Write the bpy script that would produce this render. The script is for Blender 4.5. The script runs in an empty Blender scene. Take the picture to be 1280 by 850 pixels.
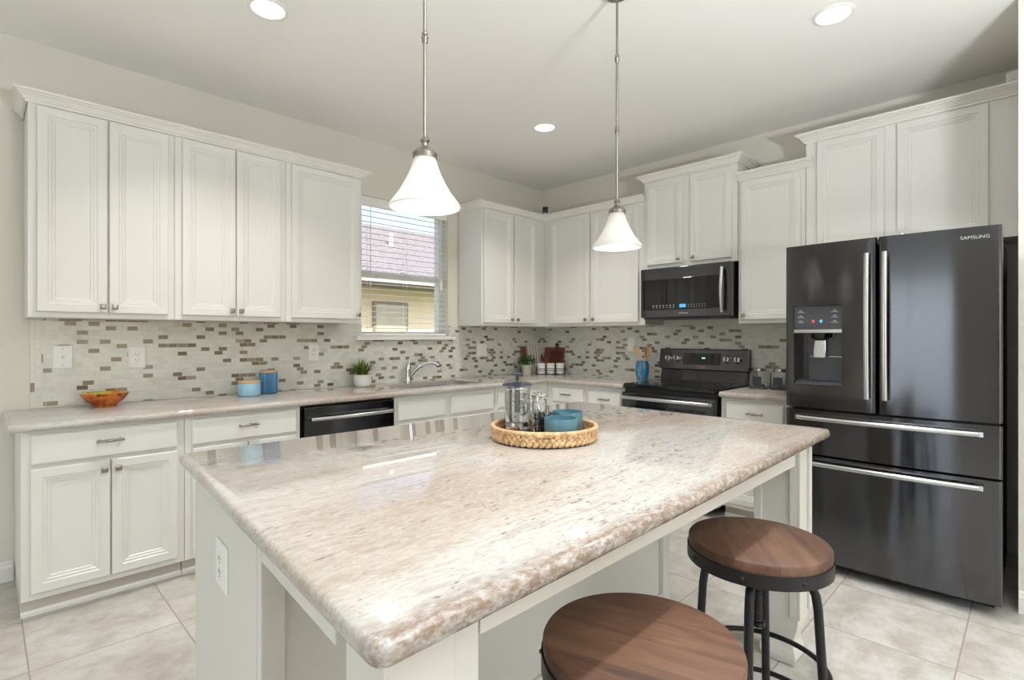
import bpy, bmesh, math, random
from mathutils import Vector, Matrix
random.seed(7)
PI = math.pi
SC = bpy.context.scene
COL = SC.collection

# ------------------------------------------------------------------ camera, sky, sun, daylight, exposure
YAW = 0.7826
cd = bpy.data.cameras.new('camera'); cam = bpy.data.objects.new('camera', cd); COL.objects.link(cam)
cam.location = (-4.2872, -3.8076, 1.2777); cam.rotation_euler = (PI / 2, 0, YAW - PI / 2)
cd.sensor_width = 36; cd.lens = 659.31 / 1280 * 36; cd.shift_y = -4.64 / 1280; cd.clip_start = 0.02
SC.camera = cam
SC.view_settings.view_transform = 'Standard'; SC.view_settings.look = 'None'
SC.view_settings.gamma = 1; SC.view_settings.use_curve_mapping = False
SC.view_settings.exposure = 0.22
SC.cycles.max_bounces = 10; SC.cycles.diffuse_bounces = 5; SC.cycles.glossy_bounces = 5
SC.cycles.transmission_bounces = 10; SC.cycles.transparent_max_bounces = 12
SC.cycles.sample_clamp_indirect = 4; SC.cycles.use_denoising = True
SC.cycles.caustics_reflective = False; SC.cycles.caustics_refractive = False

w = bpy.data.worlds.new('sky'); SC.world = w; w.use_nodes = True
wn = w.node_tree
sky = wn.nodes.new('ShaderNodeTexSky'); sky.sky_type = 'NISHITA'; sky.sun_disc = False
sky.sun_elevation = math.radians(48); sky.sun_rotation = math.radians(170); sky.air_density = 1.0; sky.dust_density = 1.5
wn.links.new(sky.outputs[0], wn.nodes['Background'].inputs[0]); wn.nodes['Background'].inputs[1].default_value = 0.38

def add_light(name, kind, loc, energy, color, rot=None, aim=None, **kw):
    d = bpy.data.lights.new(name, kind); o = bpy.data.objects.new(name, d); COL.objects.link(o)
    o.location = loc; d.energy = energy; d.color = color
    if rot: o.rotation_euler = rot
    if aim is not None: o.rotation_euler = (Vector(aim) - Vector(loc)).to_track_quat('-Z', 'Y').to_euler()
    for k, v in kw.items(): setattr(d, k, v)
    return o
add_light('sun', 'SUN', (0, -4, 9), 7.0, (1.0, 0.91, 0.80), aim=(0.8, 0, 4.6), angle=math.radians(0.6))
# daylight through the sliding glass door in the left wall and the glass doors in the wall behind the camera
add_light('sliding_door_daylight', 'AREA', (-7.98, -2.75, 1.12), 30, (0.80, 0.90, 1.0), rot=(0, -PI / 2, 0), shape='RECTANGLE', size=2.05, size_y=1.9)
add_light('patio_door_daylight', 'AREA', (-3.2, -7.98, 1.12), 14, (0.88, 0.94, 1.0), rot=(PI / 2, 0, 0), shape='RECTANGLE', size=2.6, size_y=2.05)
# added fill light behind the camera, unseen, brightening the ceiling and its bounce
add_light('added_ceiling_fill', 'AREA', (-3.4, -5.1, 1.30), 172, (0.85, 0.92, 1.0), rot=(PI, 0, 0), shape='DISK', size=0.46)
CAN_W = 9.2
PEND_W = 0.65

# ------------------------------------------------------------------ mesh helpers
def lin(c):
    return tuple(((v / 255) / 12.92 if v / 255 <= 0.04045 else ((v / 255 + 0.055) / 1.055) ** 2.4) for v in c) + (1,)

class MB:
    def __init__(s): s.v = []; s.f = []
    def add(s, vs, fs):
        n = len(s.v); s.v += [tuple(p) for p in vs]; s.f += [tuple(i + n for i in f) for f in fs]; return s
    def box(s, x0, x1, y0, y1, z0, z1):
        x0, x1 = min(x0, x1), max(x0, x1); y0, y1 = min(y0, y1), max(y0, y1); z0, z1 = min(z0, z1), max(z0, z1)
        return s.add([(x0, y0, z0), (x1, y0, z0), (x1, y1, z0), (x0, y1, z0), (x0, y0, z1), (x1, y0, z1), (x1, y1, z1), (x0, y1, z1)],
                     [(0, 3, 2, 1), (4, 5, 6, 7), (0, 1, 5, 4), (1, 2, 6, 5), (2, 3, 7, 6), (3, 0, 4, 7)])
    def prism(s, pts, z0, z1):
        n = len(pts)
        return s.add([(p[0], p[1], z0) for p in pts] + [(p[0], p[1], z1) for p in pts],
                     [tuple(range(n))[::-1], tuple(range(n, 2 * n))] + [(i, (i + 1) % n, n + (i + 1) % n, n + i) for i in range(n)])
    def lathe(s, prof, c=(0, 0, 0), seg=32, axis='z', cap0=True, cap1=True):
        vs = []; fs = []; n = len(prof)
        for r, h in prof:
            for k in range(seg):
                a = 2 * PI * k / seg; x, y = r * math.cos(a), r * math.sin(a)
                p = {'z': (x, y, h), 'y': (x, h, -y), 'x': (h, x, y)}[axis]
                vs.append((p[0] + c[0], p[1] + c[1], p[2] + c[2]))
        for i in range(n - 1):
            for k in range(seg):
                k2 = (k + 1) % seg
                fs.append((i * seg + k, i * seg + k2, (i + 1) * seg + k2, (i + 1) * seg + k))
        if cap0: fs.append(tuple(range(seg))[::-1])
        if cap1: fs.append(tuple(range((n - 1) * seg, n * seg)))
        return s.add(vs, fs)
    def tube(s, pts, r, seg=12, closed=False, caps=True, flat=1.0):
        P = [Vector(p) for p in pts]; n = len(P)
        rs = r if isinstance(r, (list, tuple)) else [r] * n
        vs = []; fs = []; up = None
        for i in range(n):
            if closed: t = P[(i + 1) % n] - P[i - 1]
            else: t = P[min(i + 1, n - 1)] - P[max(i - 1, 0)]
            t.normalize()
            if up is None:
                up = Vector((0, 0, 1)) if abs(t.z) < 0.9 else Vector((1, 0, 0))
            u = (up - t * up.dot(t)); u.normalize(); b = t.cross(u); up = u
            for k in range(seg):
                a = 2 * PI * k / seg
                vs.append(P[i] + (u * math.cos(a) * flat + b * math.sin(a)) * rs[i])
        m = n if closed else n - 1
        for i in range(m):
            j = (i + 1) % n
            for k in range(seg):
                k2 = (k + 1) % seg
                fs.append((i * seg + k, i * seg + k2, j * seg + k2, j * seg + k))
        if caps and not closed:
            fs.append(tuple(range(seg))[::-1]); fs.append(tuple(range((n - 1) * seg, n * seg)))
        return s.add(vs, fs)
    def ball(s, c, r, seg=16, rings=10):
        rx, ry, rz = r if isinstance(r, (tuple, list)) else (r, r, r)
        vs = [(c[0], c[1], c[2] - rz)]; fs = []
        for i in range(1, rings):
            a = -PI / 2 + PI * i / rings
            for k in range(seg):
                t = 2 * PI * k / seg
                vs.append((c[0] + rx * math.cos(a) * math.cos(t), c[1] + ry * math.cos(a) * math.sin(t), c[2] + rz * math.sin(a)))
        vs.append((c[0], c[1], c[2] + rz)); top = len(vs) - 1
        for k in range(seg):
            k2 = (k + 1) % seg
            fs.append((0, 1 + k2, 1 + k))
            for i in range(rings - 2):
                a = 1 + i * seg
                fs.append((a + k, a + k2, a + seg + k2, a + seg + k))
            a = 1 + (rings - 2) * seg
            fs.append((a + k, a + k2, top))
        return s.add(vs, fs)
    def xf(s, M, start=0):
        for i in range(start, len(s.v)): s.v[i] = tuple(M @ Vector(s.v[i]))
        return s
    def rings(s, loops, cap0=True, cap1=True):
        n = len(loops[0]); vs = [p for L in loops for p in L]; fs = []
        for i in range(len(loops) - 1):
            for k in range(n):
                k2 = (k + 1) % n
                fs.append((i * n + k, i * n + k2, (i + 1) * n + k2, (i + 1) * n + k))
        if cap0: fs.append(tuple(range(n))[::-1])
        if cap1: fs.append(tuple(range((len(loops) - 1) * n, len(loops) * n)))
        return s.add(vs, fs)
    def panel(s, x0, x1, z0, z1, yb, prof):      # nested rectangles: a door or drawer front facing -y
        return s.rings([[(x0 + i, yb - t, z0 + i), (x1 - i, yb - t, z0 + i), (x1 - i, yb - t, z1 - i), (x0 + i, yb - t, z1 - i)] for i, t in prof])
    def sweep(s, path, prof):                    # moulding: prof (out, z) swept along a plan polyline, out = right-hand side
        P = [Vector((p[0], p[1])) for p in path]; n = len(P); loops = []
        for i in range(n):
            def nr(a, b):
                d = (b - a).normalized(); return Vector((d.y, -d.x))
            if i == 0: m = nr(P[0], P[1])
            elif i == n - 1: m = nr(P[-2], P[-1])
            else:
                a, b = nr(P[i - 1], P[i]), nr(P[i], P[i + 1]); m = (a + b); m /= (1 + a.dot(b))
            loops.append([(P[i].x + m.x * o, P[i].y + m.y * o, z) for o, z in prof])
        return s.rings(loops)
    def build(s, name, mat, parent=None, smooth=None, bevel=0, seg=2, loc=None, kind=None):
        me = bpy.data.meshes.new(name); me.from_pydata(s.v, [], s.f)
        bm = bmesh.new(); bm.from_mesh(me); bmesh.ops.recalc_face_normals(bm, faces=bm.faces); bm.to_mesh(me); bm.free()
        if smooth is not None:
            me.shade_smooth(); me.set_sharp_from_angle(angle=smooth)
        o = bpy.data.objects.new(name, me); COL.objects.link(o)
        if mat is not None: me.materials.append(mat)
        if parent is not None: o.parent = parent
        if loc is not None: o.location = loc
        if bevel:
            b = o.modifiers.new('bevel', 'BEVEL'); b.width = bevel; b.segments = seg; b.limit_method = 'ANGLE'; b.angle_limit = 0.6
        if kind: o['kind'] = kind
        return o
SM = 0.6

def tag(o, label, cat, group=None):
    o['label'] = label; o['category'] = cat
    if group: o['group'] = group
    return o
def thing(name, label, cat, loc=(0, 0, 0), rz=0, group=None):
    o = bpy.data.objects.new(name, None); COL.objects.link(o); o.location = loc; o.rotation_euler = (0, 0, rz)
    o.empty_display_size = 0.1
    return tag(o, label, cat, group)
def copy_tree(o, parent=None):
    c = o.copy(); COL.objects.link(c)
    if parent is not None: c.parent = parent
    for ch in list(o.children): copy_tree(ch, c)
    return c
def struct(o): o['kind'] = 'structure'; return o
def text(name, body, size, mat, parent, M, extrude=0.0004):
    c = bpy.data.curves.new(name, 'FONT'); c.body = body; c.size = size; c.extrude = extrude; c.align_x = 'CENTER'; c.align_y = 'CENTER'
    tmp = bpy.data.objects.new(name, c); COL.objects.link(tmp); bpy.context.view_layer.update()
    me = bpy.data.meshes.new_from_object(tmp.evaluated_get(bpy.context.evaluated_depsgraph_get())); bpy.data.objects.remove(tmp); bpy.data.curves.remove(c)
    me.name = name; me.materials.clear(); me.materials.append(mat)
    o = bpy.data.objects.new(name, me); COL.objects.link(o); o.parent = parent; o.matrix_local = M
    return o
def facing(x, y, z): return Matrix.Translation((x, y, z)) @ Matrix.Rotation(PI / 2, 4, 'X')   # text facing -y

# ------------------------------------------------------------------ materials
def mat(name, color=(128, 128, 128), rough=0.5, metal=0.0, **kw):
    m = bpy.data.materials.new(name); m.use_nodes = True; b = m.node_tree.nodes['Principled BSDF']
    b.inputs['Base Color'].default_value = lin(color); b.inputs['Roughness'].default_value = rough; b.inputs['Metallic'].default_value = metal
    for k, v in kw.items(): b.inputs[k.replace('_', ' ')].default_value = v
    return m
class NT:
    def __init__(s, m): s.m = m; s.t = m.node_tree; s.b = s.t.nodes['Principled BSDF']
    def n(s, kind, **kw):
        x = s.t.nodes.new('ShaderNode' + kind)
        for k, v in kw.items(): setattr(x, k, v)
        return x
    def set(s, sock, v):
        if isinstance(v, bpy.types.NodeSocket): s.t.links.new(v, sock)
        else: sock.default_value = v
    def math(s, op, a, b=None, c=None):
        x = s.n('Math', operation=op); s.set(x.inputs[0], a)
        if b is not None: s.set(x.inputs[1], b)
        if c is not None: s.set(x.inputs[2], c)
        return x.outputs[0]
    def coords(s, scale=(1, 1, 1), rot=(0, 0, 0), loc=(0, 0, 0)):
        tc = s.n('TexCoord'); mp = s.n('Mapping'); s.t.links.new(tc.outputs['Object'], mp.inputs[0])
        mp.inputs['Scale'].default_value = scale; mp.inputs['Rotation'].default_value = rot; mp.inputs['Location'].default_value = loc
        return mp.outputs[0]
    def noise(s, vec, scale, detail=4, rough=0.5, dist=0.0):
        x = s.n('TexNoise'); s.t.links.new(vec, x.inputs['Vector']); x.inputs['Scale'].default_value = scale
        x.inputs['Detail'].default_value = detail; x.inputs['Roughness'].default_value = rough; x.inputs['Distortion'].default_value = dist
        return x.outputs['Fac']
    def ramp(s, fac, stops):
        x = s.n('ValToRGB'); s.t.links.new(fac, x.inputs[0]); e = x.color_ramp.elements
        while len(e) > 1: e.remove(e[-1])
        for i, (p, c) in enumerate(stops):
            el = e[0] if i == 0 else e.new(p)
            el.position = p; el.color = lin(c) if len(c) == 3 else c
        return x.outputs[0]
    def mix(s, fac, a, b, blend='MIX'):
        x = s.n('Mix', data_type='RGBA', blend_type=blend)
        s.set(x.inputs[0], fac); s.set(x.inputs[6], a); s.set(x.inputs[7], b)
        return x.outputs[2]
    def sep(s, vec):
        x = s.n('SeparateXYZ'); s.t.links.new(vec, x.inputs[0]); return x.outputs
    def comb(s, a, b, c=0.0):
        x = s.n('CombineXYZ'); s.set(x.inputs[0], a); s.set(x.inputs[1], b); s.set(x.inputs[2], c); return x.outputs[0]
    def white(s, vec):
        x = s.n('TexWhiteNoise', noise_dimensions='3D'); s.t.links.new(vec, x.inputs['Vector']); return x.outputs['Value']
    def bump(s, h, strength=0.2, dist=0.01):
        x = s.n('Bump'); x.inputs['Strength'].default_value = strength; x.inputs['Distance'].default_value = dist
        s.t.links.new(h, x.inputs['Height']); s.t.links.new(x.outputs[0], s.b.inputs['Normal'])
    def color(s, c): s.set(s.b.inputs['Base Color'], c)
    def rough(s, r): s.set(s.b.inputs['Roughness'], r)

def wall_paint(name, c):
    m = mat(name, c, 0.75); t = NT(m); n = t.noise(t.coords(), 120, 3); t.bump(n, 0.06, 0.003); return m
M_wall = wall_paint('greige_wall_paint', (222, 217, 205))
M_ceil = wall_paint('ceiling_paint', (245, 243, 238))
M_white = mat('cabinet_paint', (223, 221, 215), 0.38)
M_trim = mat('white_trim_paint', (236, 234, 228), 0.4)
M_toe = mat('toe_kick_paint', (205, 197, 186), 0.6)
M_island = mat('island_paint', (218, 215, 207), 0.45)
M_crown = mat('crown_paint', (231, 228, 220), 0.4)
M_rawwood = mat('unpainted_cabinet_side', (196, 170, 138), 0.7)

def granite(name):
    m = mat(name, (200, 190, 175), 0.025, IOR=1.6); t = NT(m)
    A = math.radians(9)
    big = t.noise(t.coords((0.55, 1, 1), rot=(0, 0, A)), 2.1, 3, 0.55, 0.3)
    base = t.ramp(big, [(0.34, (170, 156, 144)), (0.46, (180, 171, 160)), (0.56, (187, 183, 176)), (0.70, (185, 184, 180))])
    mid = t.noise(t.coords((0.20, 1, 1), rot=(0, 0, A), loc=(2, 5, 1)), 40, 6, 0.7, 0.15)
    base = t.mix(t.ramp(mid, [(0.50, (0, 0, 0)), (0.64, (165, 165, 165))]), base, lin((146, 125, 111)))
    fine = t.noise(t.coords((0.34, 1, 1), rot=(0, 0, A)), 150, 5, 0.7, 0.1)
    base = t.mix(t.ramp(fine, [(0.50, (0, 0, 0)), (0.66, (175, 175, 175))]), base, lin((130, 116, 105)))
    pale = t.noise(t.coords((0.34, 1, 1), rot=(0, 0, A), loc=(7, 2, 0)), 120, 5, 0.65)
    base = t.mix(t.ramp(pale, [(0.50, (0, 0, 0)), (0.66, (165, 165, 165))]), base, lin((207, 204, 198)))
    cl = t.noise(t.coords((0.45, 1.2, 1), rot=(0, 0, A), loc=(1, 9, 0)), 2.6, 3, 0.6)
    fl = t.noise(t.coords((0.40, 1, 1), rot=(0, 0, A), loc=(3, 1, 0)), 95, 3, 0.6, 0.2)
    fm = t.math('MULTIPLY_ADD', cl, 0.42, fl)
    base = t.mix(t.ramp(fm, [(0.855, (0, 0, 0)), (0.90, (210, 210, 210))]), base, lin((96, 84, 77)))
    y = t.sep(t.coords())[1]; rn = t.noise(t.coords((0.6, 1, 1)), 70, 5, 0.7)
    rust_shade = t.math('MULTIPLY', t.math('SMOOTH_MIN', t.math('MAXIMUM', t.math('MULTIPLY', t.math('SUBTRACT', -3.165, y), 22.0), 0.0), 1.0, 0.2), t.math('MINIMUM', t.math('MAXIMUM', t.math('MULTIPLY_ADD', rn, 3.2, -1.05), 0.0), 0.85))  # rusty mottling with painted shade, browning the island's front edge
    base = t.mix(rust_shade, base, lin((124, 98, 78)))
    t.color(base); return m
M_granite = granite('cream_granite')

def floor_mat():
    m = mat('travertine_tile', (200, 195, 185), 0.32); t = NT(m)
    x, y, z = t.sep(t.coords())
    u = t.math('DIVIDE', t.math('ADD', x, 1.66), 0.5); vv = t.math('DIVIDE', t.math('ADD', y, 3.09), 0.5)
    cu, cv = t.math('FLOOR', u), t.math('FLOOR', vv); fu, fv = t.math('FRACT', u), t.math('FRACT', vv)
    eu = t.math('MINIMUM', fu, t.math('SUBTRACT', 1.0, fu)); ev = t.math('MINIMUM', fv, t.math('SUBTRACT', 1.0, fv))
    e = t.math('MINIMUM', eu, ev); grout = t.math('LESS_THAN', e, 0.0055)
    rnd = t.white(t.comb(cu, cv))
    off = t.comb(t.math('MULTIPLY', rnd, 31.0), t.math('MULTIPLY', rnd, 17.0))
    va = t.n('VectorMath', operation='ADD'); t.t.links.new(t.comb(t.math('MULTIPLY', x, 0.8), y, 0.0), va.inputs[0]); t.t.links.new(off, va.inputs[1])
    n1 = t.noise(va.outputs[0], 7.0, 9, 0.68, 0.3); n2 = t.noise(va.outputs[0], 34, 6, 0.68, 0.5)
    c = t.ramp(n1, [(0.36, (176, 168, 156)), (0.5, (196, 192, 185)), (0.62, (208, 206, 201))])
    c = t.mix(t.ramp(n2, [(0.52, (0, 0, 0)), (0.66, (150, 150, 150))]), c, lin((164, 153, 139)))
    c = t.mix(t.math('MULTIPLY', rnd, 0.18), c, lin((190, 176, 158)))
    c = t.mix(grout, c, lin((160, 150, 138)))
    t.color(c); t.rough(t.math('MULTIPLY_ADD', grout, 0.4, 0.3))
    t.bump(t.math('SUBTRACT', n1, grout), 0.12, 0.004); return m
M_floor = floor_mat()

def mosaic(name, axis, left=None):                      # 1 x 2 inch glass and stone bricks in running bond
    m = mat(name, (205, 204, 194), 0.22); t = NT(m)
    P = t.sep(t.coords()); x = P[axis]; z = P[2]
    H, W = 0.0257, 0.0515
    def bricks(a, b):
        r = t.math('DIVIDE', b, H); ri = t.math('FLOOR', r)
        sh = t.math('MULTIPLY', t.math('MODULO', t.math('ABSOLUTE', ri), 2.0), 0.5)
        u = t.math('ADD', t.math('DIVIDE', a, W), sh); ui = t.math('FLOOR', u)
        fu, fr = t.math('FRACT', u), t.math('FRACT', r)
        eu = t.math('MULTIPLY', t.math('MINIMUM', fu, t.math('SUBTRACT', 1.0, fu)), W)
        er = t.math('MULTIPLY', t.math('MINIMUM', fr, t.math('SUBTRACT', 1.0, fr)), H)
        return t.white(t.comb(ui, ri, 3.7)), t.math('LESS_THAN', t.math('MINIMUM', eu, er), 0.0013), t.white(t.comb(ui, ri, 9.1))
    rnd, grout, r2 = bricks(x, z)
    if left is not None:
        rnd2, grout2, r22 = bricks(z, x); sel = t.math('LESS_THAN', x, left)
        def pick(a, b): return t.math('ADD', t.math('MULTIPLY', sel, a), t.math('MULTIPLY', t.math('SUBTRACT', 1.0, sel), b))
        rnd, grout, r2 = pick(rnd2, rnd), pick(grout2, grout), pick(r22, r2)
    light = t.ramp(r2, [(0.0, (206, 206, 197)), (0.35, (215, 214, 205)), (0.7, (222, 220, 211)), (1.0, (210, 210, 203))])
    dark = t.ramp(r2, [(0.0, (112, 100, 82)), (0.5, (134, 122, 102)), (1.0, (148, 138, 120))])
    isd = t.math('GREATER_THAN', rnd, 0.815)
    c = t.mix(isd, light, dark); c = t.mix(grout, c, lin((206, 203, 192)))
    t.color(c); t.rough(t.math('MULTIPLY_ADD', grout, 0.5, t.math('MULTIPLY_ADD', r2, 0.25, 0.08)))
    t.bump(t.math('SUBTRACT', 1.0, grout), 0.25, 0.002); return m
M_tileA = mosaic('mosaic_tile', 0, -4.105 + 0.0515)
M_tileB = mosaic('mosaic_tile_side', 1)

def brushed(name, c, rough, aniso=0.75, coat=0.0):
    m = mat(name, c, rough, 1.0); t = NT(m); b = t.b
    b.inputs['Anisotropic'].default_value = aniso
    tg = t.n('Tangent', direction_type='RADIAL', axis='Z'); t.t.links.new(tg.outputs[0], b.inputs['Tangent'])
    b.inputs['Anisotropic Rotation'].default_value = 0.25
    b.inputs['Coat Weight'].default_value = coat; b.inputs['Coat Roughness'].default_value = 0.06
    return m
M_blk = brushed('black_stainless_steel', (86, 86, 89), 0.13, 0.88, 0.2)
M_blk2 = brushed('black_stainless_dark', (78, 78, 81), 0.15, 0.85, 0.12)
M_handle = brushed('brushed_steel_handle', (196, 196, 194), 0.26, 0.5)
M_nickel = mat('brushed_nickel', (152, 147, 138), 0.28, 1.0)
M_chrome = mat('chrome', (210, 212, 214), 0.08, 1.0)
M_steel = mat('sink_steel', (178, 178, 176), 0.3, 1.0)
M_black = mat('black_plastic', (20, 20, 21), 0.35)
M_blackglass = mat('black_glass', (12, 12, 14), 0.04)
M_char = mat('charcoal_plastic', (58, 58, 62), 0.4)
M_iron = mat('dark_iron', (40, 39, 40), 0.42, 0.5)
M_logo = mat('silver_lettering', (170, 170, 170), 0.35, 0.3)
M_logo2 = mat('pale_lettering', (205, 190, 190), 0.4)
M_blind = mat('white_blind_vinyl', (240, 240, 236), 0.45)
M_outlet = mat('white_outlet_plastic', (238, 238, 234), 0.35)
M_slot = mat('outlet_slot', (60, 58, 55), 0.6)
M_glassclear = mat('clear_glass', (255, 255, 255), 0.0, Transmission_Weight=1.0, IOR=1.45)
def emit(name, c, s):
    m = mat(name, c, 0.5); b = m.node_tree.nodes['Principled BSDF']
    b.inputs['Emission Color'].default_value = lin(c); b.inputs['Emission Strength'].default_value = s; return m
M_can = emit('recessed_lamp_lens', (255, 250, 240), 1.4)
M_blue = emit('blue_display', (60, 150, 215), 1.0)
M_red = emit('red_indicator', (200, 60, 50), 0.7)
M_cyan = emit('oven_clock', (150, 220, 235), 0.9)
def shade_mat():
    m = bpy.data.materials.new('frosted_white_shade'); m.use_nodes = True; t = m.node_tree; t.nodes.clear()
    out = t.nodes.new('ShaderNodeOutputMaterial'); mx = t.nodes.new('ShaderNodeMixShader'); d = t.nodes.new('ShaderNodeBsdfDiffuse'); tr = t.nodes.new('ShaderNodeBsdfTranslucent')
    g = t.nodes.new('ShaderNodeBsdfGlossy'); m2 = t.nodes.new('ShaderNodeMixShader')
    d.inputs[0].default_value = (0.86, 0.85, 0.83, 1); tr.inputs[0].default_value = (0.86, 0.84, 0.80, 1); g.inputs['Roughness'].default_value = 0.2
    mx.inputs[0].default_value = 0.5; m2.inputs[0].default_value = 0.05
    t.links.new(d.outputs[0], mx.inputs[1]); t.links.new(tr.outputs[0], mx.inputs[2]); t.links.new(mx.outputs[0], m2.inputs[1]); t.links.new(g.outputs[0], m2.inputs[2])
    t.links.new(m2.outputs[0], out.inputs[0]); return m
M_shade = shade_mat()
def pane_mat():
    m = bpy.data.materials.new('window_glass'); m.use_nodes = True; t = m.node_tree; t.nodes.clear()
    out = t.nodes.new('ShaderNodeOutputMaterial'); mx = t.nodes.new('ShaderNodeMixShader'); tr = t.nodes.new('ShaderNodeBsdfTransparent'); g = t.nodes.new('ShaderNodeBsdfGlossy')
    g.inputs['Roughness'].default_value = 0.0; mx.inputs[0].default_value = 0.05
    t.links.new(tr.outputs[0], mx.inputs[1]); t.links.new(g.outputs[0], mx.inputs[2]); t.links.new(mx.outputs[0], out.inputs[0]); return m
M_pane = pane_mat()
def wood(name, c0, c1, c2, plank=None, scale=1.0, rough=0.45, rz=0.0):
    m = mat(name, c1, rough); t = NT(m)
    v = t.coords((0.12 * scale, 1 * scale, 1 * scale), rot=(0, 0, rz))
    n = t.noise(v, 30, 8, 0.65, 0.8); g = t.noise(v, 120, 4, 0.6)
    c = t.ramp(n, [(0.28, c0), (0.5, c1), (0.74, c2)])
    c = t.mix(t.ramp(g, [(0.4, (120, 120, 120)), (0.6, (0, 0, 0))]), c, lin(c0))
    if plank:
        y = t.sep(t.coords(rot=(0, 0, rz)))[1]; k = t.math('DIVIDE', y, plank); f = t.math('FRACT', k)
        e = t.math('MINIMUM', f, t.math('SUBTRACT', 1.0, f)); r = t.white(t.comb(t.math('FLOOR', k), 2.0))
        c = t.mix(t.math('MULTIPLY', r, 0.4), c, lin(c2))
        c = t.mix(t.math('LESS_THAN', e, 0.006), c, lin((58, 38, 28)))
    t.color(c); t.bump(n, 0.15, 0.002); return m
M_seat = wood('walnut_seat_boards', (48, 29, 21), (90, 60, 44), (119, 87, 66), 0.110, 1.0, 0.5, 0.0)
M_board = wood('red_brown_board', (98, 52, 34), (128, 70, 46), (152, 92, 64), None, 1.4)
M_board2 = wood('dark_brown_board', (58, 28, 20), (84, 40, 26), (104, 54, 36), None, 1.4)
M_bamboo = wood('bamboo_lid', (186, 140, 98), (205, 160, 116), (222, 182, 140), None, 1.5)
M_spoon = wood('spoon_wood', (196, 148, 96), (220, 176, 124), (232, 194, 146), None, 1.5)

# ------------------------------------------------------------------ the room
H = 2.852
WT = 0.16
XL, YF = -8.0, -8.0
WX0, WX1, WZ0, WZ1 = -2.158, -1.286, 1.272, 2.405     # kitchen window opening
struct(MB().box(XL - WT, WT, YF - WT, WT, -0.12, 0).build('floor', M_floor))
struct(MB().box(XL - WT, WT, YF - WT, WT, H, H + 0.12).build('ceiling', M_ceil))
m = MB()
for a in ((XL, WX0, 0, H), (WX1, 0, 0, H), (WX0, WX1, 0, WZ0), (WX0, WX1, WZ1, H)): m.box(a[0], a[1], 0, WT, a[2], a[3])
struct(m.build('wall_back', M_wall))
struct(MB().box(0, WT, YF, WT, 0, H).build('wall_right', M_wall))
struct(MB().box(-0.90, -0.001, -3.885, -3.748, 0.001, H - 0.001).build('wall_fridge_side', M_wall))
m = MB()      # left wall with the sliding door opening
for a in ((YF, -3.75, 0, H), (-1.75, 0, 0, H), (-3.75, -1.75, 2.17, H)): m.box(XL - WT, XL, a[0], a[1], a[2], a[3])
struct(m.build('wall_left', M_wall))
m = MB()
for a in ((XL, -4.55, 0, H), (-1.85, 0, 0, H), (-4.55, -1.85, 2.17, H)): m.box(a[0], a[1], YF - WT, YF, a[2], a[3])
struct(m.build('wall_front', M_wall))
BBP = [(0.001, 0.001), (0.016, 0.001), (0.016, 0.075), (0.011, 0.085), (0.011, 0.095), (0.004, 0.105), (0.001, 0.105)]
struct(MB().sweep([(XL + 0.01, 0), (-4.168, 0)], BBP).build('baseboard_back', M_trim))
struct(MB().sweep([(-0.9, -3.749), (-0.9, -3.884), (-0.02, -3.884)], BBP).build('baseboard_fridge_side', M_trim))
# glass doors of the room behind the camera
def glass_door(name, c, along, rz):
    m = MB(); W2 = along / 2
    for a in (-W2 + 0.03, W2 - 0.03, 0.0): m.box(a - 0.03, a + 0.03, -0.03, 0.03, 0.0, 2.165)
    m.box(-W2, W2, -0.03, 0.03, 2.1, 2.165); m.box(-W2, W2, -0.03, 0.03, 0.0, 0.07)
    o = struct(m.build(name, M_trim, loc=c)); o.rotation_euler = (0, 0, rz); return o
glass_door('door_1', (XL - 0.08, -2.75, 0.001), 1.99, PI / 2)
glass_door('door_2', (-3.2, YF - 0.08, 0.001), 2.69, 0)

# kitchen window: frame, sash, pane, sill
win = thing('window_1', 'white kitchen window over the sink', 'window'); del win['category'], win['label']; struct(win)
m = MB(); y0, y1 = 0.085, 0.15
m.box(WX0 + .001, WX0 + 0.045, y0, y1, WZ0 + .001, WZ1 - .001); m.box(WX1 - 0.045, WX1 - .001, y0, y1, WZ0 + .001, WZ1 - .001)
m.box(WX0 + 0.045, WX1 - 0.045, y0, y1, WZ1 - 0.045, WZ1 - .001); m.box(WX0 + 0.045, WX1 - 0.045, y0, y1, WZ0 + .001, WZ0 + 0.045)
m.build('frame', M_trim, win, bevel=0.003)
m = MB(); m.box(WX0 + 0.046, WX1 - 0.046, 0.09, 0.135, 1.765, 1.82)
sash = m.build('meeting_rail', M_trim, win, bevel=0.004)
MB().box(-1.74, -1.68, 0.07, 0.09, 1.80, 1.825).build('sash_latch', M_outlet, sash, bevel=0.004)
MB().box(WX0 + 0.046, WX1 - 0.046, 0.112, 0.116, WZ0 + 0.046, 1.764).build('pane', M_pane, win)
MB().box(WX0 + 0.046, WX1 - 0.046, 0.112, 0.116, 1.821, WZ1 - 0.046).build('pane', M_pane, win)
m = MB(); m.box(WX0 + 0.001, WX1 - 0.001, -0.001, 0.084, 1.2725, 1.278)
m.box(WX0 - 0.058, WX1 + 0.055, -0.045, -0.0085, 1.247, 1.277); m.build('sill', M_trim, win, bevel=0.006, seg=3)

# tiled splash
m = MB(); z0, z1 = 0.891, 1.371
for a in ((-4.105, WX0 - 0.001, z0, z1), (WX0 - 0.001, WX1 + 0.001, z0, 1.246), (WX1 + 0.001, -0.001, z0, z1)): m.box(a[0], a[1], -0.008, -0.001, a[2], a[3])
struct(m.build('trim_1', M_tileA))
struct(MB().box(-0.008, -0.001, -0.009, -2.79, z0, z1).build('trim_2', M_tileB))
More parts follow.
